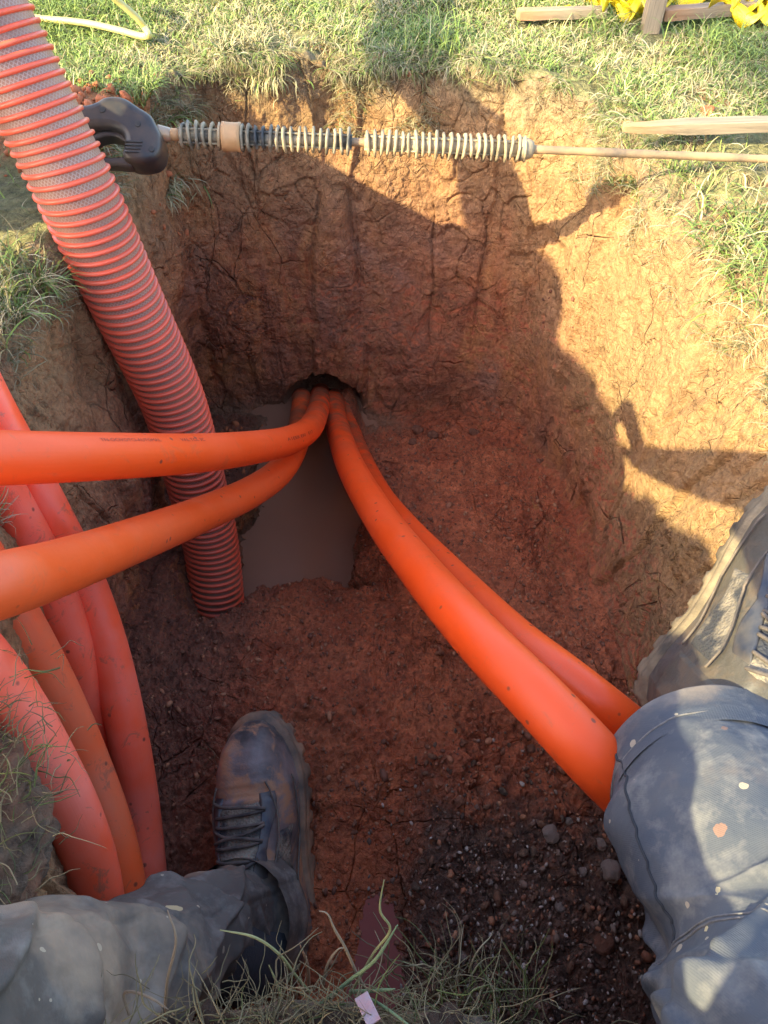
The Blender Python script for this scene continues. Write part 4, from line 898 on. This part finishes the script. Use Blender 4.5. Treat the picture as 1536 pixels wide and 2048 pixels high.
# the second worker kneels at the left rim, off the frame, steadying the hose (his shadow falls on the far wall)
def W(u, z, k=0.): return Vector((-.90 + .525 * u + .851 * k, .20 - .851 * u + .525 * k, z - .624 * k))
JW = dict(pelvis=W(.10, .33, -.5), chest=W(-.13, .43, -.5), neck=W(-.27, .55, -.5), head=W(-.33, .61, -.46), face=Vector((.7, .5, -.4)),
          shl=W(-.30, .50, -.4), shr=W(-.14, .50, -.5), ell=W(-.44, .60, -.1), elr=W(-.28, .46, -.2), wrl=Vector((-.58, 1.03, .42)), wrr=Vector((-.56, .93, .30)),
          hpl=W(.06, .28, -.45), hpr=W(.17, .36, -.55), knl=W(-.04, .32, -.1), knr=W(.38, .47, -.35), anl=W(.04, -.10, -.32), anr=W(.34, -.10, -.28),
          ftl=W(.02, -.13, -.20), ftr=W(.33, -.13, -.14), curll=1.2, curlr=1.2, palml=Vector((0, -1, .2)), palmr=Vector((0, -1, .3)))
HV = mat_plain('orange_work_shirt', (.72, .16, .02), .8, 60, .4, .002, var=(.60, .13, .02), vsc=9)
cr = empty('shadow_chest', tuple(W(-.62, .0, .38).xy) + (0.,), 'grey chest added out of view left of the pit to shade the far wall', 'tool chest')  # chest added out of view so its straight shadow crosses the far wall
CM = Matrix(((.525, .851, 0, 0), (-.851, .525, 0, 0), (0, 0, 1, 0), (0, 0, 0, 1))); GREY = mat_plain('grey_plastic', (.12, .12, .13), .5, 50, .3, .001)
for nm_, sz_, z_ in (('chest_body', (.36, .24, .30), .15), ('lid', (.38, .26, .05), .325), ('carry_handle', (.16, .03, .012), .352)):
    rbox(nm_, *sz_, .008, Matrix.Translation((0, 0, z_)) @ CM, GREY, cr)
HAT = mat_plain('white_helmet', (.72, .72, .70), .35)
w2 = person(JW, 'kneeling worker in an orange shirt and white helmet steadying the ribbed hose', HV, HAT, bulk=1.0, arm=.85)
for s in 'lr':
    trousers('trouser_leg', [(JW['hp' + s], .14), (JW['hp' + s].lerp(JW['kn' + s], .5), .125), (JW['kn' + s], .10), (JW['kn' + s].lerp(JW['an' + s], .5), .09), (JW['an' + s], .075)], TR1, w2, 300, seg=64, n=120)
    boot(1, BT, SOLE, basis(JW['ft' + s] - JW['an' + s] + Vector((0, 0, .04)) * 0, Vector((0, 0, 1)) if s == 'r' else Vector((.3, 0, 1)), JW['an' + s] - (JW['ft' + s] - JW['an' + s]).normalized() * .06 - Vector((0, 0, .055))), w2)

# ------------------------------------------------------------------ grass, roots, stones
def mat_grass(name, rough=.6):
    m = NB(name); c = m.attr('tint', 'Color'); n = m.noise(60, 3)
    m.set('Base Color', m.mix(m.math('MULTIPLY', n, .35), c, (.30, .26, .14))); m.set('Roughness', rough); m.b.inputs['Specular IOR Level'].default_value = .3
    return m.m
GRASS = mat_grass('grass_blades')
def blades(P, Nn, length, width, lean, tint, droop=1., dirbias=None, seg=4, seed=1):
    """vectorised curved blades; P,Nn (n,3); length,width (n,), lean (n,), tint (n,3)"""
    r = np.random.default_rng(seed); n = len(P); a = r.uniform(0, 2 * np.pi, n)
    hd = np.stack([np.cos(a), np.sin(a), 0 * a], 1)
    if dirbias is not None: hd = hd + dirbias; hd /= np.linalg.norm(hd, axis=1)[:, None]
    side = np.stack([-hd[:, 1], hd[:, 0], 0 * a], 1); tw = r.uniform(-.6, .6, n)
    up = Nn * .6 + np.array([0, 0, .4]); up /= np.linalg.norm(up, axis=1)[:, None]
    el0 = np.pi / 2 - lean; rows = []; pos = P.copy(); step = length / seg; el = el0.copy()
    sw = side * np.cos(tw)[:, None] + up * np.sin(tw)[:, None]; curl = r.normal(0, .25, (n, seg))
    for i in range(seg + 1):
        t = i / seg; w = width * (1 - t ** 1.6) * .5 + width * .04
        rows.append(np.stack([pos - sw * w[:, None], pos + sw * w[:, None]], 1))
        d = hd * np.cos(el)[:, None] + up * np.sin(el)[:, None] + side * (curl[:, min(i, seg - 1)] * .5)[:, None]
        pos = pos + d * step[:, None]; el = el - droop * (.35 + .25 * r.random(n)) * (i + 1) / seg * 1.3
    V = np.stack(rows, 1).reshape(-1, 3); k = 2 * (seg + 1); b = np.arange(n)[:, None] * k; Q = []
    for i in range(seg): Q.append(np.stack([b[:, 0] + 2 * i, b[:, 0] + 2 * i + 1, b[:, 0] + 2 * i + 3, b[:, 0] + 2 * i + 2], 1))
    return V, np.concatenate(Q), np.repeat(tint, k, 0)
def tints(n, green, r):
    G = np.array([[.12, .23, .030], [.20, .32, .045], [.30, .39, .07], [.17, .27, .055], [.08, .17, .03]]); D = np.array([[.42, .35, .16], [.52, .44, .23], [.33, .25, .13], [.38, .33, .17], [.58, .50, .30]])
    g = r.random(n) < green; t = np.where(g[:, None], G[r.integers(0, 5, n)], D[r.integers(0, 5, n)]); return t * r.uniform(.62, 1.02, (n, 1))
def rowpts(r0, r1, n, r, mask=None):
    """random points on the ground sheet between two rings"""
    i = r.uniform(r0, r1 - 1.001, n); j = r.uniform(0, NT, n); i0 = i.astype(int); j0 = j.astype(int); fi = (i - i0)[:, None]; fj = (j - j0)[:, None]; j1 = (j0 + 1) % NT; j0 %= NT
    P = (GV[i0, j0] * (1 - fj) + GV[i0, j1] * fj) * (1 - fi) + (GV[i0 + 1, j0] * (1 - fj) + GV[i0 + 1, j1] * fj) * fi; return P, GN[i0, j0]
R0 = NF + NW
def lawn():
    r = np.random.default_rng(11); out = []
    P, N = rowpts(R0 - 2, R0 + 150, 330000, r)
    # keep the density even: rings are wider far out, reject by ring radius; drop bare patches
    d = np.hypot(P[:, 0], P[:, 1] - .7); keep = r.random(len(P)) < np.clip(d / 1.35, .25, 1)
    bare = (np.exp(-((P[:, 1] - 1.30) / .10) ** 2) * (P[:, 0] < -.33) * (P[:, 0] > -.95)) > .45
    pn = fbm(P, 5, 3, 201); bare2 = (pn > .40)
    rightbank = (P[:, 0] > .36) & (P[:, 1] < 1.16); rb = rightbank & (r.random(len(P)) < .86)
    leftbank = (P[:, 0] < -.38) & (P[:, 1] < 1.15); lb = leftbank & ((r.random(len(P)) < .80) | (P[:, 0] > -.47))
    near = (P[:, 1] < .2) & (np.abs(P[:, 0]) < .62); vis = (P[:, 1] > -.7)
    keep &= ~bare & ~(bare2 & (r.random(len(P)) < .8)) & ~rb & ~lb & vis & ~near
    keep &= ~((np.abs(P[:, 0] - s4.x) < .035) & (P[:, 1] > s4.y - .09) & (P[:, 1] < s4.y + .02))
    for q_, w_ in ((s2, .19), (s3, .6), (s1, .9)): keep &= ~((P[:, 0] > q_.x - .005) & (P[:, 0] < q_.x + w_) & (P[:, 1] > q_.y - .045) & (P[:, 1] < q_.y + .01) & (r.random(len(P)) < .8))
    P = P[keep]; N = N[keep]; n = len(P)
    g = np.clip(.50 + .9 * fbm(P, 3.0, 3, 202) + .22 * (P[:, 1] > 1.62), .12, .92); t = tints(n, g, r)
    ln = r.uniform(.013, .034, n) * (1 + .5 * np.clip(fbm(P, 4, 2, 203) * 2, 0, 1)) * (1 + .35 * (P[:, 1] > 1.75)); w = r.uniform(.0011, .0024, n)
    out.append(blades(P, N, ln, w, r.uniform(.35, 1.35, n), t, 1.1, seg=4, seed=21))
    return out
def put(name, parts, label=None, cat=None, kind=None, group=None, mat=None):
    V = []; Q = []; T = []; o = 0
    for v, q, t in parts: V.append(v); Q.append(q + o); T.append(t); o += len(v)
    V = np.concatenate(V); Q = np.concatenate(Q); T = np.concatenate(T)
    ob = link(name, fastmesh(name, V, Q, attrs={'tint': T}), mat or GRASS); return tag(ob, label, cat, group, kind)
put('grass', lawn(), 'short half dry grass covering the lawn round the pit', 'grass', 'stuff')
# ragged fringe of dead roots and thatch hanging over the rim
def fringe():
    r = np.random.default_rng(31); out = []
    P, N = rowpts(R0 - 95, R0 + 6, 120000, r)
    farside = P[:, 1] > 1.22; cl = fbm(P, 14, 2, 301) + .35 * fbm(P, 5, 2, 302); z = P[:, 2]
    keep = (z > -.085 - .05 * (cl > .2)) & (cl > .06 - .3 * np.clip((z + .03) / .03, -1, 1) * .6) & farside & (r.random(len(P)) < .50)
    keep |= (P[:, 0] > .36) & (P[:, 1] > .5) & (z > -.13) & (cl > .10) & (r.random(len(P)) < .30)
    keep |= (P[:, 0] < -.36) & (P[:, 1] > .5) & (z > -.07) & (cl > .10) & (r.random(len(P)) < .25)
    P = P[keep]; N = N[keep]; n = len(P); c = np.array([0, .75]); inn = np.zeros((n, 3)); inn[:, :2] = c - P[:, :2]; inn /= np.linalg.norm(inn, axis=1)[:, None]
    t = tints(n, .12 + .35 * (P[:, 2] > -.02), r) * np.array([.78, .76, .80]); ln = r.uniform(.015, .055, n); w = r.uniform(.0007, .0018, n)
    out.append(blades(P, N, ln, w, r.uniform(.9, 1.7, n), t, 1.3, dirbias=inn * .9, seg=5, seed=33)); return out
put('roots', fringe(), 'dead roots and thatch hanging over the rim of the pit', 'roots', 'stuff')
# single tufts
def grnd(x, y):
    i = np.argmin((GV[R0 - 120:R0 + 150, :, 0] - x) ** 2 + (GV[R0 - 120:R0 + 150, :, 1] - y) ** 2); a, b = divmod(i, NT); return GV[R0 - 120 + a, b]
def tuft(c, rad, n, ln, green, label, seed, w=(.0014, .0028), lean=(.1, 1.1), bias=None, droop=1.0, snap=True):
    r = np.random.default_rng(seed); P = np.array(c)[None] + np.concatenate([r.normal(0, rad, (n, 2)), np.zeros((n, 1))], 1)
    if snap:
        sub = GV[R0 - 160:R0 + 150].reshape(-1, 3); near = sub[(np.abs(sub[:, 0] - c[0]) < rad * 3.5) & (np.abs(sub[:, 1] - c[1]) < rad * 3.5)]
        idx = [np.argmin((near[:, 0] - p[0]) ** 2 + (near[:, 1] - p[1]) ** 2 + .5 * (near[:, 2] - c[2]) ** 2) for p in P]; P = near[idx] - np.array([0, 0, .002])
    N = np.tile([0, 0, 1.], (n, 1)); b = None if bias is None else np.tile(np.array(bias, float), (n, 1))
    return put('grass_tuft', [blades(P, N, r.uniform(*ln, n), r.uniform(*w, n), r.uniform(*lean, n), tints(n, green, r), droop, dirbias=b, seg=6, seed=seed + 1)], label, 'grass tuft')
dg0 = bpy.context.evaluated_depsgraph_get(); GB = BVHTree.FromObject(ground, dg0)
def hit(px, py):
    h = GB.ray_cast(Vector((0, 0, H)), ray(px, py).normalized())[0]; return h if h is not None else gz(px, py, 0)
tuft(hit(60, 585), .035, 230, (.03, .085), .6, 'green and straw tuft on the left bank beside the ribbed hose', 401, bias=(.5, 0, 0))
tuft(hit(20, 650), .04, 160, (.03, .075), .4, 'grey green grass clump on the left bank at the frame edge, above the conduit bundle', 402)
tuft(hit(1490, 470), .045, 420, (.03, .085), .62, 'thick lit grass tuft on top of the right bank', 403, bias=(-.5, -.2, 0), lean=(.4, 1.3))
tuft(hit(1500, 540), .035, 260, (.03, .07), .55, 'yellowish grass tuft on the right bank at the frame edge, below the thick tuft', 404, bias=(-.7, -.2, 0), lean=(.6, 1.4))
tuft(hit(1262, 372), .020, 150, (.02, .055), .45, 'small dark tuft at the rim, right under the thin end of the lance', 405, bias=(-.4, -.3, 0))
tuft(hit(1380, 345), .035, 160, (.02, .05), .5, 'low tuft just below the lance between the rim and the frame edge', 406)
tuft(hit(300, 190), .022, 170, (.025, .07), .85, 'bright green tuft at the left rim corner above the black trigger handle', 407, lean=(.0, .8))
tuft(hit(345, 240), .022, 120, (.03, .06), .3, 'dry tuft hanging beside the handle nozzle at the left rim', 408, bias=(.6, -.3, 0), lean=(.8, 1.6))
tuft(hit(540, 150), .022, 150, (.03, .07), .08, 'hanging bundle of dead roots under the turf of the far rim', 409, bias=(-.2, -.9, 0), lean=(1.2, 1.9), droop=1.5)
tuft(hit(340, 370), .022, 130, (.03, .07), .1, 'bunch of dead roots on the left wall below the trigger handle', 410, bias=(.7, -.4, 0), lean=(1.2, 1.9), droop=1.4)
for k, (x, y, g) in enumerate([(870, 60, .9), (800, 110, .7), (1150, 150, .6), (1240, 60, .9), (1450, 120, .9), (1420, 210, .7), (1050, 100, .6), (640, 60, .6), (440, 90, .7), (180, 70, .6), (950, 130, .4), (1500, 300, .5), (1330, 250, .6)]):
    r_ = np.random.default_rng(500 + k)
tuft(gz(872, 95, .0), .03, 160, (.04, .09), .9, 'taller green tuft at the far rim where the hose shadow meets the lit turf', 411, lean=(.0, .9), bias=(-.2, -.1, 0))
tuft(gz(1430, 85, .0), .050, 260, (.03, .07), .95, 'longer green grass clump in the shade right of the upright post', 412, lean=(.1, 1.1))
tuft(gz(1205, 62, .0), .030, 160, (.03, .07), .95, 'longer green grass clump at the left foot of the upright post', 413, lean=(.1, 1.1))
def rockmesh(seed, sub=3):
    bm = bmesh.new(); bmesh.ops.create_icosphere(bm, subdivisions=sub, radius=1); P = np.array([v.co[:] for v in bm.verts]); f1, f2, _ = voro(P, 1.1, seed); d = .75 + .3 * f1 + .22 * fbm(P, 1.5, 3, seed) + .05 * fbm(P, 7, 2, seed)
    for v, k in zip(bm.verts, d): v.co *= float(k)
    me = bpy.data.meshes.new('rock'); bm.to_mesh(me); bm.free(); return me
# near edge: turf lumps with coarse stems close to the lens
def turf_lump(name, c, rx, ry, rz, label, seed, cat='turf'):
    bm = bmesh.new(); bmesh.ops.create_icosphere(bm, subdivisions=6, radius=1); P = np.array([v.co[:] for v in bm.verts]); d = 1 + .32 * fbm(P, 1.7, 4, seed) + .10 * fbm(P, 6, 3, seed + 1) + .04 * fbm(P, 18, 2, seed + 2)
    for v, k in zip(bm.verts, d): v.co = Vector((v.co.x * rx, v.co.y * ry, v.co.z * rz)) * k + Vector(c)
    me = bpy.data.meshes.new(name); bm.to_mesh(me); bm.free(); o = link(name, me, TURF); return tag(o, label, cat)
m_ = NB('root_matted_soil'); n_ = m_.noise(70, 6, .7); m_.set('Base Color', m_.mix(m_.ramp(m_.noise(20, 4), [(.4, 0.), (.6, 1.)]), m_.mix(m_.ramp(n_, [(.35, 0.), (.65, 1.)]), (.035, .022, .015), (.15, .10, .065)), (.17, .075, .04)))
m_.set('Roughness', .95); m_.set('Normal', m_.bump(m_.math('ADD', n_, m_.math('MULTIPLY', m_.noise(24, 4), 1.5)), 1., .006)); TURF = m_.m
def stems(c, n, spread, ln, rad, seed, bias=(0, 0, 0), green=.3, lift=.9, tilt=.7):
    rr = random.Random(seed); parts = []; tn = []
    r = np.random.default_rng(seed); tt = tints(n, green, r) * np.array([.50, .42, .40]) * r.uniform(.5, 1.2, (n, 1))
    for k in range(n):
        p = Vector(c) + Vector((rr.gauss(0, spread[0]), rr.gauss(0, spread[1]), rr.gauss(0, spread[2]))); a = rr.uniform(0, 6.28)
        d = (Vector((math.cos(a), math.sin(a), 0)) * tilt + Vector(bias) + Vector((0, 0, lift * rr.uniform(.2, 1)))).normalized(); L = rr.uniform(*ln); P = [p]
        for i in range(5):
            d = (d + Vector((rr.gauss(0, .28), rr.gauss(0, .28), rr.gauss(-.12, .22)))).normalized(); P.append(P[-1] + d * L / 5)
        C = catmull(P, 14); t = np.linspace(0, 1, 14); R_ = rr.uniform(*rad) * (1 - .7 * t ** 2)
        T, N, B = frames(C); th = np.linspace(0, 2 * np.pi, 5, endpoint=False)
        V = (C[:, None] + R_[:, None, None] * (np.cos(th)[None, :, None] * N[:, None] + .6 * np.sin(th)[None, :, None] * B[:, None])).reshape(-1, 3)
        parts.append((V, gridq(14, 5), np.repeat(tt[k:k + 1], len(V), 0)))
    return parts
l1 = turf_lump('turf_clump', (-.312, .160, -.030), .058, .085, .055, 'clump of matted turf at the left near edge beside the fat pink conduit', 601)
put('turf_grass', stems((-.312, .175, .012), 900, (.030, .045, .014), (.012, .045), (.0004, .0009), 602, (.45, .25, 0), .35), mat=GRASS).parent = l1
l2 = turf_lump('turf_clump', (-.035, .035, -.020), .115, .030, .030, 'long clump of dry roots and turf on the near edge under the camera', 603)
put('turf_grass', stems((-.045, .048, .008), 620, (.055, .012, .006), (.010, .040), (.0003, .0008), 604, (0, .5, 0), .08, .5), mat=GRASS).parent = l2
def stalk(pts, r, tint, label):
    C = catmull([at(*p) for p in pts], 60); V, Q, T, uv = tube_arrays(C, np.interp(np.linspace(0, 1, 60), [0, .1, .8, 1], [r * .9, r, r * .75, r * .3]), 10)
    F = Q.tolist() + T.tolist(); me = pymesh('stalk', V, F); a = me.attributes.new('tint', 'FLOAT_COLOR', 'POINT'); a.data.foreach_set('color', np.tile([*tint, 1.], len(me.vertices)))
    return tag(link('grass_stalk', me, GRASS), label, 'grass stalk')
BR = (.26, .17, .115); GRN = (.13, .20, .10); YG = (.25, .24, .10); DB = (.22, .09, .05)
rr9 = random.Random(44)
put('near_stems', stems((-.045, .05, .006), 34, (.055, .010, .006), (.03, .065), (.0006, .0011), 650, (0, .45, .1), .15, .7), mat=GRASS).parent = l2
for k9 in range(9):
    me9 = rockmesh(60 + k9, 3); o9 = link('root_clod', me9, TURF, l2); z9 = rr9.uniform(.006, .014); o9.scale = (z9, z9, z9 * .8); o9.location = (-.045 + rr9.gauss(0, .05), .052 + rr9.gauss(0, .006), .006)
stalk([(735, 1985, .52), (715, 1950, .50), (690, 1895, .48), (670, 1860, .47), (655, 1828, .465), (638, 1822, .465)], .0011, BR, 'brown hooked stalk standing before the near puddle, its top bent left')
stalk([(645, 1975, .52), (655, 1930, .50), (675, 1900, .49), (690, 1895, .49)], .0011, BR, 'short brown stalk leaning onto the hooked one')
stalk([(700, 1990, .52), (745, 1910, .50), (780, 1860, .48), (760, 1820, .47), (768, 1760, .46)], .0010, YG, 'zigzag yellow brown stalk rising highest over the near edge')
stalk([(640, 2010, .50), (700, 1960, .49), (750, 1920, .47), (795, 1850, .46)], .0013, GRN, 'thick pale green blade slanting up to the right over the puddle')
stalk([(620, 1985, .52), (590, 1950, .51), (560, 1910, .50), (510, 1875, .49), (440, 1860, .49)], .0011, YG, 'yellow green blade arching left over the grey trouser leg')
stalk([(700, 1983, .50), (740, 1982, .49), (790, 1978, .48)], .0013, GRN, 'short green blade lying level right of the stalks')
stalk([(725, 1990, .50), (770, 2015, .48), (830, 2060, .46)], .0011, GRN, 'green blade running down to the lower frame edge')
stalk([(545, 2048, .50), (560, 1990, .50), (538, 1930, .50)], .0010, YG, 'yellow upright blade by the trouser cuff')
stalk([(330, 2030, .50), (335, 1960, .49), (352, 1880, .48), (335, 1820, .48)], .0011, BR, 'long thin brown stem up against the trouser leg')
stalk([(258, 2030, .49), (250, 1985, .49), (300, 1995, .48), (350, 2030, .48)], .0010, BR, 'looping straw at the left end of the near clump')
stalk([(618, 1975, .52), (615, 1930, .51), (600, 1890, .50)], .0012, DB, 'reddish stem in front of the boot heel')
for k, (x, y, lab) in enumerate([(860, 1985, 'tan tuft of curled stems on the near edge right of the puddle'), (930, 2030, 'pale green tuft on the near edge, middle of the right hand group'), (1030, 2040, 'straggly pale tuft on the near edge nearest the blue trouser leg')]):
    tp = stems(at(x, y, .60), 46, (.016, .012, .004), (.03, .075), (.0005, .0011), 700 + k, (0, .25, .1), (.15, .5, .35)[k], 1.0, .5); put('grass_tuft', tp, lab, 'grass tuft')
lt = rbox('litter', .009, .019, .0012, .0006, Matrix.Translation(at(735, 2018, .47)) @ Matrix.Rotation(.5, 4, 'Z') @ Matrix.Rotation(-.4, 4, 'X'), mat_plain('pinkish_wrapper', (.34, .31, .34), .4, 90, .6, .002, var=(.44, .19, .18), vsc=60), None)
tag(lt, 'small pale pink scrap of wrapper among the near grass', 'litter')
# stones on the floor
ROCK = mat_plain('stone', (.20, .135, .105), .85, 90, .7, .003, var=(.30, .24, .20), vsc=26)
ROCKD = mat_plain('clay_lump', (.16, .062, .036), .85, 90, .8, .003, var=(.25, .10, .05), vsc=30)
def rock(px, py, size, label, seed, mat, nm='stone', cat='stone'):
    me = rockmesh(seed, 4); me.name = nm; r = random.Random(seed); o = link(nm, me, mat); o.location = hit(px, py) + Vector((0, 0, size * .22)); o.scale = (size * r.uniform(.8, 1.1), size * r.uniform(.8, 1.1), size * .75); o.rotation_euler = (r.uniform(0, .5), r.uniform(0, .5), r.uniform(0, 6)); return tag(o, label, cat)
rock(1218, 1742, .017, 'biggest rounded stone, against the blue trouser leg', 1, ROCK)
rock(1100, 1668, .011, 'flat oval stone beside a small pale pebble, between mud and gravel', 2, ROCK)
rock(1136, 1643, .007, 'small whitish pebble above the biggest stone', 3, ROCK)
rock(918, 1605, .009, 'lone pebble stuck in the wet red mud, left of the gravel', 4, ROCKD)
rock(1200, 1690, .009, 'grey stone just above the biggest stone', 5, ROCK)
rock(1165, 1745, .006, 'small stone just left of the biggest stone', 6, ROCK)
rock(980, 1765, .006, 'angular light pebble at the left margin of the gravel', 7, ROCK)
rock(1120, 1815, .007, 'whitish pebble in the middle of the gravel', 8, ROCK)
rock(1205, 1890, .016, 'dark crumbly lump in the lower right of the gravel', 9, ROCKD)
rock(922, 1915, .008, 'elongated brown pebble near the right near tufts', 10, ROCK)
rock(925, 1487, .007, 'dark pebble left of another on the wet mud above the gravel', 11, ROCKD)
rock(1062, 1498, .007, 'pebble in the mud just below the nearer right conduit', 12, ROCKD)
rock(835, 862, .017, 'pale clay clod at the foot of the far wall, leftmost of the row', 13, ROCKD, 'clod', 'clay clod'); rock(866, 872, .014, 'flat clay clod second in the row at the foot of the far wall', 14, ROCKD, 'clod', 'clay clod')
rock(948, 866, .012, 'round clay clod alone right of the row at the foot of the far wall', 15, ROCKD, 'clod', 'clay clod'); rock(825, 886, .013, 'clay clod lying lowest of those below the far wall', 16, ROCKD, 'clod', 'clay clod')
RED = mat_plain('red_clod', (.42, .13, .05), .9, 80, .6, .003)
rock(822, 146, .010, 'red clay clod on the far rim among the dead roots', 17, RED, 'clod', 'clay clod'); rock(1412, 228, .015, 'red clay clod in the grass above the right stake', 18, RED, 'clod', 'clay clod')
def scatter(name, n, seedv, region, size, label, mat, cat, green=None):
    r = np.random.default_rng(seedv); bases = []
    for k in range(5):
        me = rockmesh(900 + k, 1); v = np.array([q.co[:] for q in me.vertices]); f = np.array([p.vertices[:] for p in me.polygons]); bases.append((v, f)); bpy.data.meshes.remove(me)
    V = []; F = []; o = 0; cnt = 0
    while cnt < n:
        x, y, s = region(r); h = GB.ray_cast(Vector((x, y, -.2 if y > -1 else 0)) if not label.startswith('crumbs') else Vector((x, y, .3)), Vector((0, 0, -1)))[0]
        cnt += 1
        if h is None: continue
        v, f = bases[r.integers(0, 5)]; a = r.uniform(0, 6.28, 3); M = np.array((Matrix.Rotation(a[0], 3, 'X') @ Matrix.Rotation(a[1], 3, 'Y') @ Matrix.Rotation(a[2], 3, 'Z'))); sc = s * size * r.lognormal(0, .42)
        V.append((v * np.array([1.25, .85, .62]) * sc) @ M.T + np.array(h) + np.array([0, 0, sc * .3])); F.append(f + o); o += len(v)
    ob = link(name, fastmesh(name, np.concatenate(V), np.concatenate(F)), mat, smooth=False); return tag(ob, label, cat, kind='stuff')
m_ = NB('mixed_gravel'); ri = m_.geo.outputs['Random Per Island']; m_.set('Base Color', m_.ramp(ri, [(.0, (.06, .03, .02)), (.5, (.13, .07, .048)), (.8, (.22, .15, .11)), (.97, (.42, .35, .30))])); m_.set('Roughness', .85); GRAV = m_.m
m_ = NB('mixed_crumbs'); ri = m_.geo.outputs['Random Per Island']; m_.set('Base Color', m_.ramp(ri, [(.0, (.12, .045, .025)), (.6, (.24, .09, .045)), (1., (.36, .16, .08))])); m_.set('Roughness', .8); CRUMB = m_.m
scatter('gravel', 1700, 71, lambda r: (np.clip(r.normal(.175, .085), -.02, .34), np.clip(r.normal(.20, .10), .05, .46), 1.), .0023, 'loose gravel on the near right floor of the pit', GRAV, 'gravel')
scatter('mud_crumbs', 5200, 72, lambda r: (r.uniform(-.40, .38), r.uniform(.10, 1.35), 1.), .0026, 'mud crumbs strewn over the pit floor', CRUMB, 'crumbs')
scatter('soil_lumps', 150, 74, lambda r: (r.uniform(.02, .34), r.uniform(.06, .46), 1.), .0042, 'dark soil lumps on the near right floor of the pit', TURF, 'soil')
scatter('mud_crumbs', 900, 73, lambda r: (r.normal(-.62, .14), r.normal(1.30, .07), 1.), .0055, 'crumbs of red spoil on the left lawn edge', RED, 'spoil')
# a few straws and fine roots lying on the gravel
sp = []
for k, (x, y) in enumerate([(1010, 1900), (1040, 1880), (1000, 1930), (960, 1800), (880, 1350), (1010, 900), (1030, 905), (1260, 1050), (430, 1510), (1150, 1590)]):
    sp += stems(hit(x, y) + Vector((0, 0, .003)), 9 if k < 3 else 3, (.01, .01, .001), (.03, .08), (.0003, .0006), 800 + k, (0, 0, 0), .1, .15, 1.)
put('straw', sp, 'fine straws and rootlets lying loose on the pit floor', 'straw', 'stuff')

# ------------------------------------------------------------------ an unseen tree, added behind the workers to shade the far right lawn
def tree():
    r = np.random.default_rng(91); S = np.array(SUNDIR); lat = np.array([.74, -.67, 0]); base = np.array([-3.2, -7.0, 0.]); root = empty('tree', base.tolist(), 'unseen leafy tree added behind the seated person to shade the far lawn', 'tree')
    targets = [((.82, 1.58, 0), 10.5, .13, 300), ((.66, 1.78, 0), 10.9, .11, 220), ((1.05, 1.62, 0), 10.7, .22, 500), ((1.5, 1.7, 0), 10.4, .5, 900), ((2.2, 1.5, 0), 10., .8, 1500), ((2.9, 1.2, 0), 9.6, .9, 1500)]
    Vs = []; Ts = []; limbs = []
    top = np.array([-3.0, -6.9, 4.2])
    for p, k, rad, n in targets:
        c = np.array(p) + S * k; d = r.normal(0, 1, (n, 3)); d /= np.linalg.norm(d, axis=1)[:, None]; P = c + d * rad * (r.random((n, 1)) ** .45) * (1 + .3 * fbm(d, 2, 2, int(k * 10))[:, None])
        a = r.normal(0, 1, (n, 3)); a /= np.linalg.norm(a, axis=1)[:, None]; b = np.cross(a, r.normal(0, 1, (n, 3))); b /= np.linalg.norm(b, axis=1)[:, None]; s_ = r.uniform(.03, .06, (n, 1))
        Vs.append(np.stack([P - a * s_, P + b * s_ * .45, P + a * s_, P - b * s_ * .45], 1).reshape(-1, 3)); limbs.append((c, rad))
    V = np.concatenate(Vs); Q = np.arange(len(V)).reshape(-1, 4); link('crown', fastmesh('crown', V - base, Q), mat_plain('tree_leaf', (.06, .12, .03), .6), root, smooth=False)
    bark = mat_plain('bark', (.16, .12, .09), .9, 30, .8, .02); parts = [tube_arrays(catmull([base - base, (top - base) * .5 + [.1, 0, 0], top - base], 30), np.linspace(.19, .12, 30), 16)[:3]]
    for c, rad in limbs: parts.append(tube_arrays(catmull([top - base, (top * .5 + c * .5) - base + np.array([.4, -.3, .3]), c - base], 24), np.linspace(.07, .015, 24), 10)[:3])
    V, F = join(parts); link('trunk', pymesh('trunk', V, F), bark, root)
tree()
